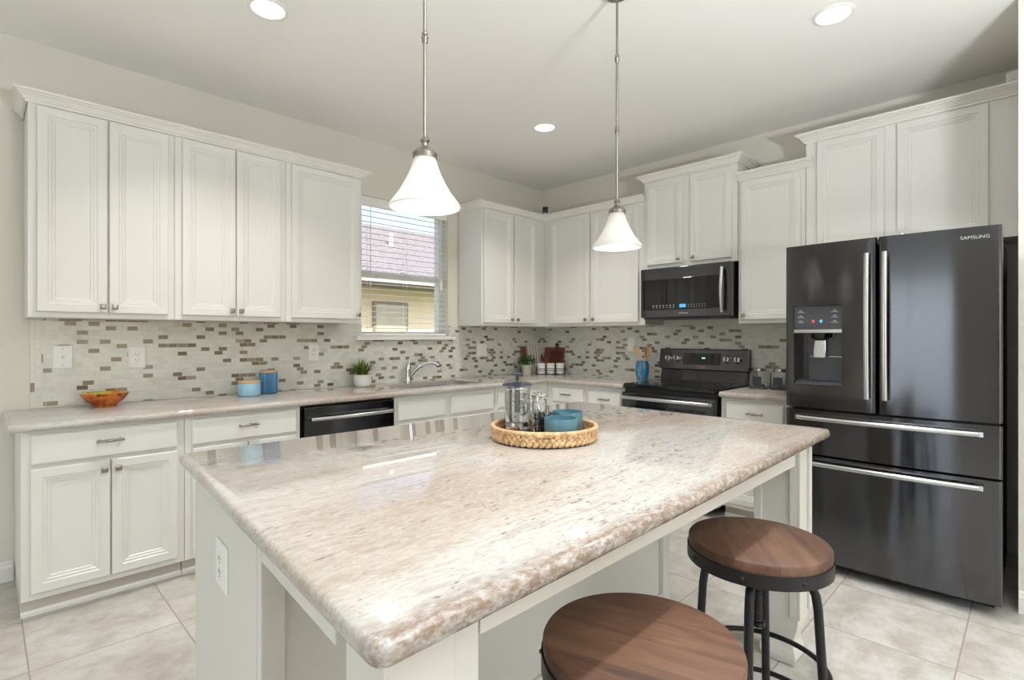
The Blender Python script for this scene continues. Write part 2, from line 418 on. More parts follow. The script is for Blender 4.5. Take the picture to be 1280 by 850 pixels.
# upper part behind the microwave
# ------------------------------------------------------------------ window blind
b = thing('window_blind', 'white slatted blind hanging open in the kitchen window', 'blind', (0, 0, 0))
MB().box(WX0 + 0.004, WX1 - 0.004, 0.006, 0.016, 2.33, 2.404).build('valance', M_blind, b, bevel=0.003)
MB().box(WX0 + 0.008, WX1 - 0.008, 0.02, 0.07, 2.36, 2.402).build('headrail', M_blind, b, bevel=0.003)
slat = None; z = 1.345; tl = math.radians(5)
while z < 2.34:
    if slat is None:
        m = MB(); n = 6; top = []
        for k in range(n + 1):
            s = (k / n - 0.5) * 0.048; c = 0.0022 * (1 - (2 * k / n - 1) ** 2)
            top.append((s * math.cos(tl), c + s * math.sin(tl)))
        pts = top + [(p[0], p[1] - 0.0024) for p in reversed(top)]
        m.rings([[(WX0 + 0.008, 0.043 + p[0], p[1]) for p in pts], [(WX1 - 0.008, 0.043 + p[0], p[1]) for p in pts]])
        slat = m.build('slat', M_blind, b, smooth=SM); o = slat
    else:
        o = slat.copy(); COL.objects.link(o)
    o.location = (0, 0, z); z += 0.0455
MB().box(WX0 + 0.008, WX1 - 0.008, 0.02, 0.068, 1.282, 1.302).build('bottom_rail', M_blind, b, bevel=0.003)
m = MB()
for x in (WX0 + 0.09, -1.72, WX1 - 0.09):
    for y in (0.017, 0.069): m.box(x - 0.0012, x + 0.0012, y - 0.0008, y + 0.0008, 1.29, 2.36)
m.build('ladder_cord', M_blind, b)
cords = MB()
cords.tube([(WX1 - 0.075, 0.003, 2.33), (WX1 - 0.075, 0.003, 1.76)], 0.0022, 8).build('lift_cord', M_blind, b)
MB().lathe([(0.004, 1.78), (0.010, 1.765), (0.013, 1.70), (0.010, 1.69)], (WX1 - 0.075, 0.003, 0), 14).build('cord_tassel', M_blind, b, smooth=SM)
MB().tube([(WX0 + 0.085, 0.003, 2.33), (WX0 + 0.085, 0.003, 1.5)], 0.003, 8).build('tilt_wand', M_blind, b)

# ------------------------------------------------------------------ cabinets
DOOR = [(0, 0), (0, 0.017), (0.003, 0.020), (0.040, 0.020), (0.044, 0.0155), (0.054, 0.0155), (0.058, 0.011), (0.066, 0.011), (0.071, 0.006)]
FRONT = [(0, 0), (0, 0.014), (0.006, 0.019), (0.010, 0.020)]
CAB_GROUP = None
def knob(parent, x, z, y):
    m = MB(); m.lathe([(0.008, -0.0005), (0.006, -0.006), (0.0055, -0.012), (0.009, -0.016)], (x, y, z), 14, 'y')
    m.rings([[(x + a * s, y - t, z + c * s) for a, c in ((-1, -1), (1, -1), (1, 1), (-1, 1))] for s, t in ((0.008, 0.0135), (0.0125, 0.017), (0.0135, 0.021), (0.0125, 0.0245), (0.006, 0.0262))])
    return m.build('knob', M_nickel, parent, bevel=0.0012)
def pull(parent, x, z, y, L=0.095):
    m = MB(); h = L / 2
    for s in (-1, 1):
        m.lathe([(0.0075, -0.0005), (0.005, -0.006), (0.005, -0.020)], (x + s * (h - 0.006), y, z), 12, 'y')
        m.ball((x + s * h, y - 0.024, z), (0.008, 0.007, 0.0075), 12, 8)
    m.tube([(x - h, y - 0.024, z), (x - h * 0.5, y - 0.025, z), (x - h * 0.42, y - 0.025, z), (x + h * 0.42, y - 0.025, z), (x + h * 0.5, y - 0.025, z), (x + h, y - 0.024, z)], [0.0055, 0.005, 0.0075, 0.0075, 0.005, 0.0055], 12)
    return m.build('handle', M_nickel, parent, smooth=SM)
def door(root, x0, x1, z0, z1, y, kx=None, kz=None):
    d = MB().panel(x0, x1, z0, z1, y - 0.0005, DOOR).build('door', M_white, root)
    if kx is not None: knob(d, kx, kz, y - 0.0205)
    return d
def drawer(root, x0, x1, z0, z1, y, px=None, pz=None, name='drawer', L=0.095):
    d = MB().panel(x0, x1, z0, z1, y - 0.0005, FRONT).build(name, M_white, root)
    if px is not None: pull(d, px, pz, y - 0.0205, L)
    return d
def cabinet(label, x0, x1, y, z0, z1, rz=0, base=False, toe=True, name='wall_cabinet', yback=-0.010, group=None):
    """local frame: back to the wall at y=0, face at y (negative)"""
    xc = (x0 + x1) / 2
    root = thing(name, label, 'cabinet', (0, 0, 0), rz, group)
    MB().box(x0 + .0008, x1 - .0008, y, yback, z0, z1).build('body', M_white, root, bevel=0.002)
    if base and toe:
        MB().box(x0 + .002, x1 - .002, -0.55, -0.05, 0.001, z0 - .0005).build('toe_kick', M_toe, root)
        MB().sweep([(x0 + .002, -0.551), (x1 - .002, -0.551)], [(0, 0.001), (0.012, 0.001), (0.012, 0.018), (0.006, 0.028), (0, 0.028)]).build('shoe_molding', M_trim, root)
    return root
UY, UZ0, UZ1 = -0.324, 1.372, 2.448
DZ0, DZ1 = 1.400, 2.412
KZ = 1.432
c = cabinet('white two-door wall cabinet at the left end of the row, above the orange bowl', -4.13, -3.512, UY, UZ0, UZ1)
door(c, -4.097, -3.821, DZ0, DZ1, UY, -3.842, KZ); door(c, -3.812, -3.545, DZ0, DZ1, UY, -3.791, KZ)
c = cabinet('white two-door wall cabinet in the middle of the left row, above the blue canisters', -3.512, -2.885, UY, UZ0, UZ1)
door(c, -3.476, -3.196, DZ0, DZ1, UY, -3.217, KZ); door(c, -3.187, -2.922, DZ0, DZ1, UY, -3.166, KZ)
c = cabinet('white single-door wall cabinet just left of the window', -2.885, -2.335, UY, UZ0, UZ1)
door(c, -2.850, -2.358, DZ0, DZ1, UY, -2.380, KZ)
c = cabinet('white two-door wall cabinet right of the window, running into the corner', -1.172, -0.0015, UY, UZ0, UZ1)
door(c, -1.148, -0.784, DZ0, DZ1, UY, -0.815, KZ); door(c, -0.762, -0.455, DZ0, DZ1, UY, -0.735, KZ)
RZ = -PI / 2     # right wall: local x = -world y, local y = world x
def on_right(o): o.rotation_euler = (0, 0, RZ); return o
c = cabinet('white two-door wall cabinet between the corner and the tall cabinet over the microwave', 0.3255, 1.456, UY, UZ0, UZ1, RZ)
door(c, 0.412, 0.884, DZ0, DZ1, UY, 0.850, KZ); door(c, 0.907, 1.400, DZ0, DZ1, UY, 0.940, KZ)
c = cabinet('white two-door wall cabinet set higher, directly over the microwave', 1.458, 2.236, UY - 0.012, 1.838, 2.60, RZ)
door(c, 1.492, 1.806, 1.868, 2.555, UY - 0.012, 1.778, 1.897); door(c, 1.872, 2.196, 1.868, 2.555, UY - 0.012, 1.900, 1.897)
c = cabinet('white single-door wall cabinet between the microwave and the refrigerator', 2.238, 2.690, UY, UZ0, UZ1, RZ)
door(c, 2.262, 2.664, DZ0, DZ1, UY, 2.288, KZ)
c = cabinet('white two-door wall cabinet above the refrigerator', 2.692, 3.746, UY, 1.822, 2.618, RZ)
door(c, 2.764, 3.138, 1.852, 2.575, UY, 3.110, 1.885); door(c, 3.203, 3.619, 1.852, 2.575, UY, 3.232, 1.885)

CP = [(0.0, 0.0), (0.008, 0.0), (0.008, 0.010), (0.014, 0.012), (0.020, 0.022), (0.032, 0.034), (0.040, 0.037), (0.040, 0.042), (0.050, 0.045), (0.050, 0.056), (0.0, 0.056)]
def crown(label, path, z, sc=1.0):
    o = MB().sweep(path, [(a * sc + 0.001, z + h * sc) for a, h in CP]).build('crown_molding', M_crown, smooth=0.35)
    return tag(o, label, 'crown molding')
crown('white crown molding along the three wall cabinets left of the window', [(-4.131, -0.012), (-4.131, UY), (-2.334, UY), (-2.334, -0.012)], 2.420)
crown('white crown molding turning through the corner over the two corner wall cabinets', [(-1.173, -0.012), (-1.173, UY), (UY, UY), (UY, -1.4545)], 2.420)
crown('white crown molding on the raised cabinet over the microwave', [(-0.012, -1.457), (UY - 0.012, -1.457), (UY - 0.012, -2.237), (-0.012, -2.237)], 2.568, 1.0)
crown('white crown molding on the narrow cabinet left of the refrigerator', [(UY, -2.300), (UY, -2.691), (UY, -2.745)], 2.426) if 0 else crown('white crown molding on the narrow cabinet left of the refrigerator', [(UY, -2.2385), (UY, -2.740)], 2.426)
crown('white crown molding on the cabinet above the refrigerator', [(-0.012, -2.691), (UY, -2.691), (UY, -3.746)], 2.588, 1.08)

BY, BZ0, BZ1 = -0.616, 0.092, 0.853
c = cabinet('white base cabinet with one drawer over two doors, under the orange bowl', -4.166, -3.532, BY, BZ0, BZ1, 0, True, name='base_cabinet')
drawer(c, -4.133, -3.566, 0.700, 0.833, BY, -3.85, 0.778)
door(c, -4.134, -3.849, 0.124, 0.682, BY, -3.873, 0.640); door(c, -3.842, -3.566, 0.124, 0.682, BY, -3.818, 0.640)
c = cabinet('white base cabinet with a drawer, left of the dishwasher and under the blue canisters', -3.532, -2.915, BY, BZ0, BZ1, 0, True, name='base_cabinet')
drawer(c, -3.498, -2.940, 0.700, 0.833, BY, -3.22, 0.778)
door(c, -3.498, -3.223, 0.124, 0.682, BY, -3.247, 0.640); door(c, -3.216, -2.940, 0.124, 0.682, BY, -3.192, 0.640)
c = thing('base_cabinet', 'white sink base cabinet with two false drawer fronts, right of the dishwasher', 'cabinet')
x0, x1 = -2.250, -1.284
m = MB(); m.box(x0, x0 + 0.018, BY, -0.012, BZ0, BZ1); m.box(x1 - 0.018, x1, BY, -0.012, BZ0, BZ1); m.box(x0 + 0.018, x1 - 0.018, -0.030, -0.012, BZ0, BZ1)
m.box(x0 + 0.018, x1 - 0.018, BY, -0.030, BZ0, BZ0 + 0.018); m.box(x0 + 0.018, x1 - 0.018, BY, BY + 0.018, 0.655, BZ1); m.box(x0 + 0.018, x1 - 0.018, BY, BY + 0.018, BZ0 + 0.018, 0.655)
m.build('body', M_white, c)
MB().box(x0 + .002, x1 - .002, -0.55, -0.05, 0.001, BZ0 - .0005).build('toe_kick', M_toe, c)
drawer(c, -2.226, -1.806, 0.680, 0.815, BY, name='false_drawer_front'); drawer(c, -1.750, -1.310, 0.680, 0.815, BY, name='false_drawer_front')
door(c, -2.226, -1.782, 0.124, 0.655, BY, -1.806, 0.615); door(c, -1.774, -1.310, 0.124, 0.655, BY, -1.750, 0.615)
c = cabinet('white base cabinet filling the corner, seen past the coffee press', -1.280, -0.012, BY, BZ0, BZ1, 0, True, toe=False, name='base_cabinet')
MB().box(-1.278, -0.62, -0.55, -0.05, 0.001, BZ0 - .0005).build('toe_kick', M_toe, c)
drawer(c, -1.256, -0.72, 0.680, 0.815, BY, name='false_drawer_front'); door(c, -1.256, -0.72, 0.124, 0.655, BY, -1.22, 0.615)
c = cabinet('white base cabinet with one drawer, right wall next to the corner', 0.619, 1.060, BY, BZ0, BZ1, RZ, True, name='base_cabinet')
drawer(c, 0.690, 1.030, 0.690, 0.822, BY, 0.855, 0.762); door(c, 0.690, 1.030, 0.124, 0.672, BY, 0.99, 0.63)
c = cabinet('white base cabinet with one drawer, immediately left of the range', 1.060, 1.446, BY, BZ0, BZ1, RZ, True, name='base_cabinet')
drawer(c, 1.090, 1.418, 0.690, 0.822, BY, 1.262, 0.752); door(c, 1.090, 1.418, 0.124, 0.672, BY, 1.12, 0.63)
c = cabinet('white base cabinet with one drawer, between the range and the refrigerator', 2.234, 2.760, BY, BZ0, BZ1, RZ, True, name='base_cabinet')
drawer(c, 2.270, 2.650, 0.690, 0.826, BY, 2.473, 0.755); door(c, 2.270, 2.650, 0.124, 0.672, BY, 2.30, 0.63)

# ------------------------------------------------------------------ countertops
def offset_poly(P, dist):                     # inset a counter-clockwise polygon by a distance per edge
    n = len(P); out = []
    for i in range(n):
        p0, p1, p2 = Vector(P[i - 1]), Vector(P[i]), Vector(P[(i + 1) % n])
        d1, d2 = (p1 - p0).normalized(), (p2 - p1).normalized()
        n1, n2 = Vector((-d1.y, d1.x)), Vector((-d2.y, d2.x))
        a1, a2 = dist[i - 1], dist[i]
        det = d1.x * d2.y - d1.y * d2.x
        q1, q2 = p1 + n1 * a1, p1 + n2 * a2
        if abs(det) < 1e-6: out.append(q1); continue
        t = ((q2.x - q1.x) * d2.y - (q2.y - q1.y) * d2.x) / det
        out.append(q1 + d1 * t)
    return out
def slab(name, poly, z0, z1, walls=(), holes=(), round_r=None):
    """poly counter-clockwise; walls = indices of edges (i -> i+1) that stay square against a wall"""
    P = [Vector(p) for p in poly]; e = [0.0 if i in walls else 1.0 for i in range(len(P))]
    if round_r:
        Q = []; E = []
        n = len(P)
        for i in range(n):
            p0, p1, p2 = P[i - 1], P[i], P[(i + 1) % n]
            if i in round_r:
                r = round_r[i]; a = p1 + (p0 - p1).normalized() * r; c = p1 + (p2 - p1).normalized() * r
                for k in range(7):
                    t = k / 6; Q.append(a * (1 - t) ** 2 + p1 * 2 * t * (1 - t) + c * t * t); E.append(1.0)
                E[-1] = e[i]
            else: Q.append(p1); E.append(e[i])
        P, e = Q, E
    h = z1 - z0
    prof = [(0.010, 0.0), (0.005, 0.002), (0.0015, 0.007), (0.0, 0.014), (0.0005, h - 0.013), (0.003, h - 0.006), (0.007, h - 0.002), (0.013, h)]
    loops = [[(q.x, q.y, z0 + z) for q in offset_poly([tuple(p) for p in P], [o * k for k in e])] for o, z in prof]
    bm = bmesh.new(); vl = [[bm.verts.new(p) for p in L] for L in loops]; n = len(P)
    for i in range(len(loops) - 1):
        for k in range(n): bm.faces.new((vl[i][k], vl[i][(k + 1) % n], vl[i + 1][(k + 1) % n], vl[i + 1][k]))
    for li, z in ((0, z0), (len(loops) - 1, z1)):
        edges = [bm.edges.get((vl[li][k], vl[li][(k + 1) % n])) for k in range(n)]
        for hp in holes:
            hv = [bm.verts.new((p[0], p[1], z)) for p in hp]
            edges += [bm.edges.new((hv[k], hv[(k + 1) % len(hv)])) for k in range(len(hv))]
            if li == 0: hv0 = hv
            else:
                for k in range(len(hv)): bm.faces.new((hv0[k], hv[k], hv[(k + 1) % len(hv)], hv0[(k + 1) % len(hv)]))
        bmesh.ops.triangle_fill(bm, use_beauty=True, edges=edges)
    bmesh.ops.recalc_face_normals(bm, faces=bm.faces)
    me = bpy.data.meshes.new(name); bm.to_mesh(me); bm.free(); me.shade_smooth(); me.set_sharp_from_angle(angle=0.7)
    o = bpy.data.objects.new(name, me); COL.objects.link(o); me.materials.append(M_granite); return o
CZ0, CZ1 = 0.8545, 0.890
HX0, HX1, HY0, HY1 = -2.07, -1.33, -0.50, -0.135
def rrect(x0, x1, y0, y1, r, n=6):
    pts = []
    for cx, cy, a0 in ((x1 - r, y1 - r, 0), (x0 + r, y1 - r, 90), (x0 + r, y0 + r, 180), (x1 - r, y0 + r, 270)):
        for k in range(n + 1):
            a = math.radians(a0 + 90 * k / n); pts.append((cx + r * math.cos(a), cy + r * math.sin(a)))
    return pts
o = slab('countertop', [(-4.212, -0.657), (-0.657, -0.657), (-0.657, -1.447), (-0.0015, -1.447), (-0.0015, -0.0015), (-4.212, -0.0015)], CZ0, CZ1,
         walls=(2, 3, 4), holes=[rrect(HX0, HX1, HY0, HY1, 0.05)], round_r={0: 0.03})
tag(o, 'polished cream granite countertop wrapping the corner under the window', 'countertop')
o = slab('countertop', [(-0.657, -2.770), (-0.0015, -2.770), (-0.0015, -2.234), (-0.657, -2.234)], CZ0, CZ1, walls=(0, 1, 2))
tag(o, 'short cream granite countertop between the range and the refrigerator', 'countertop')

# ------------------------------------------------------------------ sink and faucet
s = thing('kitchen_sink', 'stainless steel undermount sink set in the granite under the window', 'sink', ((HX0 + HX1) / 2, (HY0 + HY1) / 2, 0.65))
hx, hy = (HX1 - HX0) / 2 - 0.001, (HY1 - HY0) / 2 - 0.001
L = []
for inset, z in ((0.0, 0.203), (0.001, 0.19), (0.004, 0.06), (0.012, 0.025), (0.035, 0.012), (0.12, 0.010)):
    L.append([(p[0], p[1], z) for p in rrect(-hx + inset, hx - inset, -hy + inset, hy - inset, max(0.055 - inset * 0.3, 0.02))])
L2 = [[(p[0] * 0.99, p[1] * 0.99, p[2] - 0.004) for p in l] for l in L]
MB().rings(list(reversed(L2)) + L, cap0=True, cap1=True).build('basin', M_steel, s, smooth=SM)
MB().lathe([(0.0, 0.0115), (0.03, 0.0115), (0.04, 0.0145), (0.043, 0.0105)], (0, 0, 0.0), 24, cap0=False, cap1=False).build('drain', M_chrome, s, smooth=SM)
f = thing('faucet', 'chrome single-lever faucet standing behind the sink', 'faucet', (-1.765, -0.075, CZ1 + 0.0005))
MB().lathe([(0.030, 0.0), (0.030, 0.006), (0.024, 0.012), (0.021, 0.05), (0.022, 0.10), (0.023, 0.125), (0.019, 0.150), (0.010, 0.165)], (0, 0, 0), 24).build('body', M_chrome, f, smooth=SM)
sp = [(0.010, -0.004, 0.045), (0.045, -0.022, 0.095), (0.085, -0.045, 0.135), (0.13, -0.07, 0.158), (0.175, -0.095, 0.163), (0.205, -0.113, 0.152), (0.218, -0.120, 0.136)]
spo = MB().tube(sp, [0.017, 0.016, 0.014, 0.0135, 0.015, 0.017, 0.017], 16).build('spout', M_chrome, f, smooth=SM)
MB().tube([(0.218, -0.120, 0.1365), (0.222, -0.122, 0.125)], 0.0135, 14).build('spray_nozzle', M_black, spo)
MB().tube([(-0.002, 0, 0.155), (0.003, -0.002, 0.19), (0.018, -0.010, 0.222), (0.042, -0.022, 0.243), (0.062, -0.032, 0.250)], [0.011, 0.009, 0.007, 0.0065, 0.007], 12, flat=0.7).build('lever', M_chrome, f, smooth=SM)

# ------------------------------------------------------------------ wall plates
def plate(label, x, z, rz=0, kind='outlet', wall=-0.0085, w=0.078, h=0.122, group=None):
    o = thing('wall_outlet' if kind != 'cable' else 'cable_plate', label, 'outlet' if kind != 'cable' else 'wall plate', (0, 0, 0), rz)
    if rz: o.location = (0, 0, 0)
    MB().panel(x - w / 2, x + w / 2, z - h / 2, z + h / 2, wall, [(0, 0), (0, 0.003), (0.004, 0.006)]).build('cover_plate', M_outlet, o)
    y = wall - 0.006
    if kind == 'outlet':
        m = MB().panel(x - 0.017, x + 0.017, z - 0.034, z + 0.034, y - .0002, [(0, 0), (0, 0.001), (0.001, 0.002)])
        f = m.build('receptacle', M_outlet, o); m = MB()
        for s in (-1, 1):
            zc = z + s * 0.0175
            m.box(x - 0.009, x - 0.0065, y - 0.0028, y - 0.0018, zc - 0.002, zc + 0.009); m.box(x + 0.0065, x + 0.009, y - 0.0028, y - 0.0018, zc - 0.001, zc + 0.008)
            m.lathe([(0.0028, -0.0018), (0.0028, -0.0028)], (x, y, zc - 0.009), 10, 'y')
        m.build('socket_slots', M_slot, f)
    elif kind == 'cable':
        MB().lathe([(0.007, 0), (0.007, -0.003), (0.005, -0.003), (0.005, -0.010)], (x, y, z), 14, 'y').build('coax_jack', M_nickel, o)
        m = MB()
        for s in (-1, 1): m.lathe([(0.003, 0), (0.003, -0.001)], (x, y, z + s * 0.045), 10, 'y')
        m.build('screw', M_nickel, o)
    else:
        MB().panel(x - 0.017, x + 0.017, z - 0.034, z + 0.034, y - .0002, [(0, 0), (0, 0.0035), (0.002, 0.005)]).build('rocker', M_outlet, o)
    return o
plate('white cable jack plate at the left end of the tiled wall', -3.972, 1.163, kind='cable', w=0.085, h=0.128)
plate('white outlet with dark slots, on the tile above right of the orange bowl', -3.634, 1.153, w=0.086, h=0.128)
plate('white outlet plate on the tile between the blue canister and the grass plant', -2.552, 1.158)
plate('white switch plate on the tile between the window and the corner', -0.882, 1.146, kind='switch', w=0.12)
plate('white switch plate on the right tiled wall, above left of the utensil crock', 1.126, 1.198, RZ, 'switch', w=0.08)

# ------------------------------------------------------------------ dishwasher
d = thing('dishwasher', 'black stainless dishwasher with a curved bar handle under the counter', 'dishwasher', (-2.5825, 0, 0))
hw = 0.322
MB().box(-hw, hw, -0.60, -0.02, 0.10, 0.850).build('body', M_black, d)
dd = MB().box(-hw + 0.006, hw - 0.004, -0.640, -0.602, 0.12, 0.838).build('door', M_blk2, d, bevel=0.004)
pts = [(-hw + 0.035 + (2 * hw - 0.07) * k / 12, -0.672 - 0.020 * math.sin(PI * k / 12), 0.768) for k in range(13)]
m = MB().tube(pts, 0.0125, 12, flat=1.0)
for p in (pts[0], pts[-1]): m.box(p[0] - 0.012, p[0] + 0.012, -0.672, -0.6395, 0.758, 0.778)
m.build('handle', M_handle, dd, smooth=SM)
MB().box(-hw + 0.01, hw - 0.01, -0.56, -0.40, 0.001, 0.099).build('kick_plate', M_black, d)

# ------------------------------------------------------------------ range
r = thing('range', 'black stainless electric range with glass cooktop and knobbed back panel', 'range', (0, -1.8405, 0), RZ)
hw = 0.381
MB().box(-hw, hw, -0.640, -0.030, 0.06, 0.868).build('body', M_black, r, bevel=0.003)
m = MB().box(-hw + 0.001, hw - 0.001, -0.668, -0.115, 0.8685, 0.905)
ct = m.build('cooktop', M_blackglass, r, bevel=0.012, seg=3)
m = MB()
for x, y, q in ((-0.19, -0.50, 0.105), (0.19, -0.50, 0.085), (-0.19, -0.25, 0.075), (0.19, -0.25, 0.095), (0, -0.23, 0.05)):
    for rr in (q, q * 0.62): m.lathe([(rr, 0.9052), (rr + 0.002, 0.9055), (rr + 0.004, 0.9052)], (x, y, 0), 40, cap0=False, cap1=False)
m.build('burner_rings', M_char, ct)
dr = MB().box(-hw + 0.004, hw - 0.004, -0.686, -0.642, 0.27, 0.838).build('oven_door', M_blk2, r, bevel=0.005)
MB().box(-hw + 0.075, hw - 0.075, -0.6885, -0.6855, 0.36, 0.745).build('oven_window', M_blackglass, dr, bevel=0.001)
pts = [(-0.355 + 0.71 * k / 12, -0.728 - 0.012 * math.sin(PI * k / 12), 0.800) for k in range(13)]
m = MB().tube(pts, 0.014, 12)
for p in (pts[0], pts[-1]): m.box(p[0] - 0.012, p[0] + 0.012, -0.73, -0.6855, 0.789, 0.811)
m.build('handle', M_handle, dr, smooth=SM)
MB().box(-hw + 0.004, hw - 0.004, -0.684, -0.642, 0.075, 0.262).build('storage_drawer', M_blk2, r, bevel=0.005)
MB().prism([(-0.115, 0.9055), (-0.03, 0.9055), (-0.03, 1.0), (-0.075, 1.0)], -hw + 0.02, hw - 0.02)
m = MB(); P = [(-0.112, 0.906), (-0.030, 0.906), (-0.030, 1.0), (-0.082, 1.0)]
m.rings([[(x, p[0], p[1]) for p in P] for x in (-hw + 0.02, hw - 0.012)]); m.build('backguard_base', M_blk2, r)
P = [(-0.098, 1.001), (-0.028, 1.001), (-0.028, 1.172), (-0.060, 1.172), (-0.070, 1.168)]
bgp = MB().rings([[(x, p[0], p[1]) for p in P] for x in (-hw, hw)]).build('control_panel', M_blk, r, bevel=0.003)
tilt = math.atan2(0.028, 0.167)
def on_panel(u, h):      # local point on the sloped control panel: u across, h height 0..1
    return Vector((u, -0.0985 + 0.028 * h, 1.001 + 0.167 * h))
Mrot = Matrix.Rotation(-tilt, 4, 'X')
for u in (-0.292, -0.215, 0.215, 0.300):
    p = on_panel(u, 0.53); m = MB()
    m.lathe([(0.033, -0.001), (0.033, -0.006), (0.028, -0.010), (0.026, -0.026), (0.022, -0.029)], (0, 0, 0), 28, 'y')
    kb = m.build('control_knob', M_handle, bgp, smooth=SM); kb.matrix_local = Matrix.Translation(p) @ Mrot
    g = MB().box(-0.006, 0.006, -0.036, -0.0285, -0.026, 0.026).build('knob_grip', M_char, kb, bevel=0.002)
p = on_panel(0.0, 0.53)
gp = MB().box(-0.160, 0.160, -0.0035, -0.001, -0.047, 0.047).build('touch_panel', M_blackglass, bgp, bevel=0.001); gp.matrix_local = Matrix.Translation(p) @ Mrot
m = MB()
for i in range(4):
    for j in range(4):
        m.box(-0.148 + i * 0.022, -0.136 + i * 0.022, -0.0042, -0.0036, -0.034 + j * 0.02, -0.031 + j * 0.02)
        m.box(0.068 + i * 0.022, 0.078 + i * 0.022, -0.0042, -0.0036, -0.034 + j * 0.02, -0.031 + j * 0.02)
m.build('touch_marks', M_char, gp)
MB().box(0.005, 0.033, -0.0043, -0.0036, 0.002, 0.013).build('clock_display', M_cyan, gp)
p = on_panel(0.0, 0.13)
text('logo', 'SAMSUNG', 0.016, M_logo, bgp, Matrix.Translation(p + Vector((0, -0.0012, 0))) @ Mrot @ Matrix.Rotation(PI / 2, 4, 'X'))

# ------------------------------------------------------------------ microwave
mw = thing('microwave', 'black over-the-range microwave with curved silver handle', 'microwave', (0, -1.8405, 1.418), RZ)
hw, mh = 0.379, 0.416
MB().box(-hw, hw, -0.352, -0.012, 0.012, mh).build('body', M_black, mw, bevel=0.004)
MB().box(-hw + 0.02, hw - 0.02, -0.385, -0.05, 0.0, 0.0115).build('vent_base', M_black, mw)
fd = MB().box(-hw, hw, -0.402, -0.353, 0.012, mh - 0.002).build('door', M_blk, mw, bevel=0.006)
gl = MB().box(-hw + 0.020, 0.296, -0.4045, -0.4015, 0.072, 0.322).build('window', M_blackglass, fd, bevel=0.001)
m = MB()
for i in range(7):
    m.ball((-0.26 + i * 0.03, -0.405, 0.108), (0.0075, 0.0006, 0.004), 8, 6); m.ball((-0.26 + i * 0.03, -0.405, 0.092), (0.006, 0.0006, 0.003), 8, 6)
    m.ball((0.045 + i * 0.022, -0.405, 0.108), (0.004, 0.0006, 0.003), 8, 6); m.ball((0.045 + i * 0.022, -0.405, 0.092), (0.004, 0.0006, 0.003), 8, 6)
m.build('button_marks', M_logo, gl)
MB().box(-0.030, 0.022, -0.4052, -0.4046, 0.088, 0.114).build('clock_display', M_blue, gl)
pts = [(0.318, -0.432 - 0.018 * math.sin(PI * k / 10), 0.048 + 0.32 * k / 10) for k in range(11)]
m = MB().tube(pts, 0.0135, 12)
for p in (pts[0], pts[-1]): m.box(p[0] - 0.011, p[0] + 0.011, -0.435, -0.4015, p[2] - 0.010, p[2] + 0.010)
m.build('handle', M_handle, fd, smooth=SM)
text('logo', 'SAMSUNG', 0.017, M_logo2, fd, facing(0.0, -0.4025, 0.042))

# ------------------------------------------------------------------ refrigerator
FX = 1.060                                  # door front distance from the wall
fr = thing('refrigerator', 'black stainless french-door refrigerator with two freezer drawers', 'refrigerator', (0, -3.2465, 0), RZ)
hw = 0.4525
MB().box(-hw + 0.004, hw - 0.010, -0.955, -0.20, 0.045, 1.762).build('body', M_black, fr, bevel=0.006)
MB().box(-hw + 0.03, hw - 0.03, -0.93, -0.3, 0.001, 0.0445).build('base_grille', M_black, fr)
def arc_y(x):                               # one shallow bow over the whole front
    return -FX - 0.020 * (1 - (x / hw) ** 2)
def bowed(x0, x1, z0, z1, hole=None, N=14):
    e = 0.014
    xs = [x0, x0 + 0.002, x0 + 0.006, x0 + e] + [x0 + e + (x1 - x0 - 2 * e) * k / N for k in range(1, N)] + [x1 - e, x1 - 0.006, x1 - 0.002, x1]
    if hole: xs = sorted(set(xs + [hole[0], hole[1]]))
    def yy(x):
        d = min(x - x0, x1 - x); y = arc_y(x)
        return y + (0 if d >= e else (e - math.sqrt(max(e * e - (e - d) ** 2, 0))))
    zs = [z0, z1] if not hole else [z0, hole[2], hole[3], z1]
    m = MB(); yb = -0.957; n = len(xs)
    V = lambda x, z: (x, yy(x), z)
    for i in range(n - 1):
        for j in range(len(zs) - 1):
            if hole and j == 1 and hole[0] - 1e-6 <= xs[i] and xs[i + 1] <= hole[1] + 1e-6: continue
            m.add([V(xs[i], zs[j]), V(xs[i + 1], zs[j]), V(xs[i + 1], zs[j + 1]), V(xs[i], zs[j + 1])], [(0, 1, 2, 3)])
    for z in (z0, z1):
        for i in range(n - 1): m.add([V(xs[i], z), V(xs[i + 1], z), (xs[i + 1], yb, z), (xs[i], yb, z)], [(0, 1, 2, 3)])
    for x in (x0, x1): m.add([(x, yy(x), z0), (x, yy(x), z1), (x, yb, z1), (x, yb, z0)], [(0, 1, 2, 3)])
    m.add([(x0, yb, z0), (x1, yb, z0), (x1, yb, z1), (x0, yb, z1)], [(0, 1, 2, 3)])
    if hole:
        a, b2, c, dd = hole; yd = -0.975
        for x in (a, b2): m.add([V(x, c), V(x, dd), (x, yd, dd), (x, yd, c)], [(0, 1, 2, 3)])
        for z in (c, dd):
            for i in range(n - 1):
                if a - 1e-6 <= xs[i] and xs[i + 1] <= b2 + 1e-6: m.add([V(xs[i], z), V(xs[i + 1], z), (xs[i + 1], yd, z), (xs[i], yd, z)], [(0, 1, 2, 3)])
        m.add([(a, yd, c), (b2, yd, c), (b2, yd, dd), (a, yd, dd)], [(0, 1, 2, 3)])
    return m
def weld(o):
    bm = bmesh.new(); bm.from_mesh(o.data); bmesh.ops.remove_doubles(bm, verts=bm.verts, dist=1e-5); bmesh.ops.recalc_face_normals(bm, faces=bm.faces); bm.to_mesh(o.data); bm.free()
    o.data.shade_smooth(); o.data.set_sharp_from_angle(angle=0.5); return o
SEAM = -0.012
HL = (-hw + 0.045, -hw + 0.283, 1.008, 1.446)
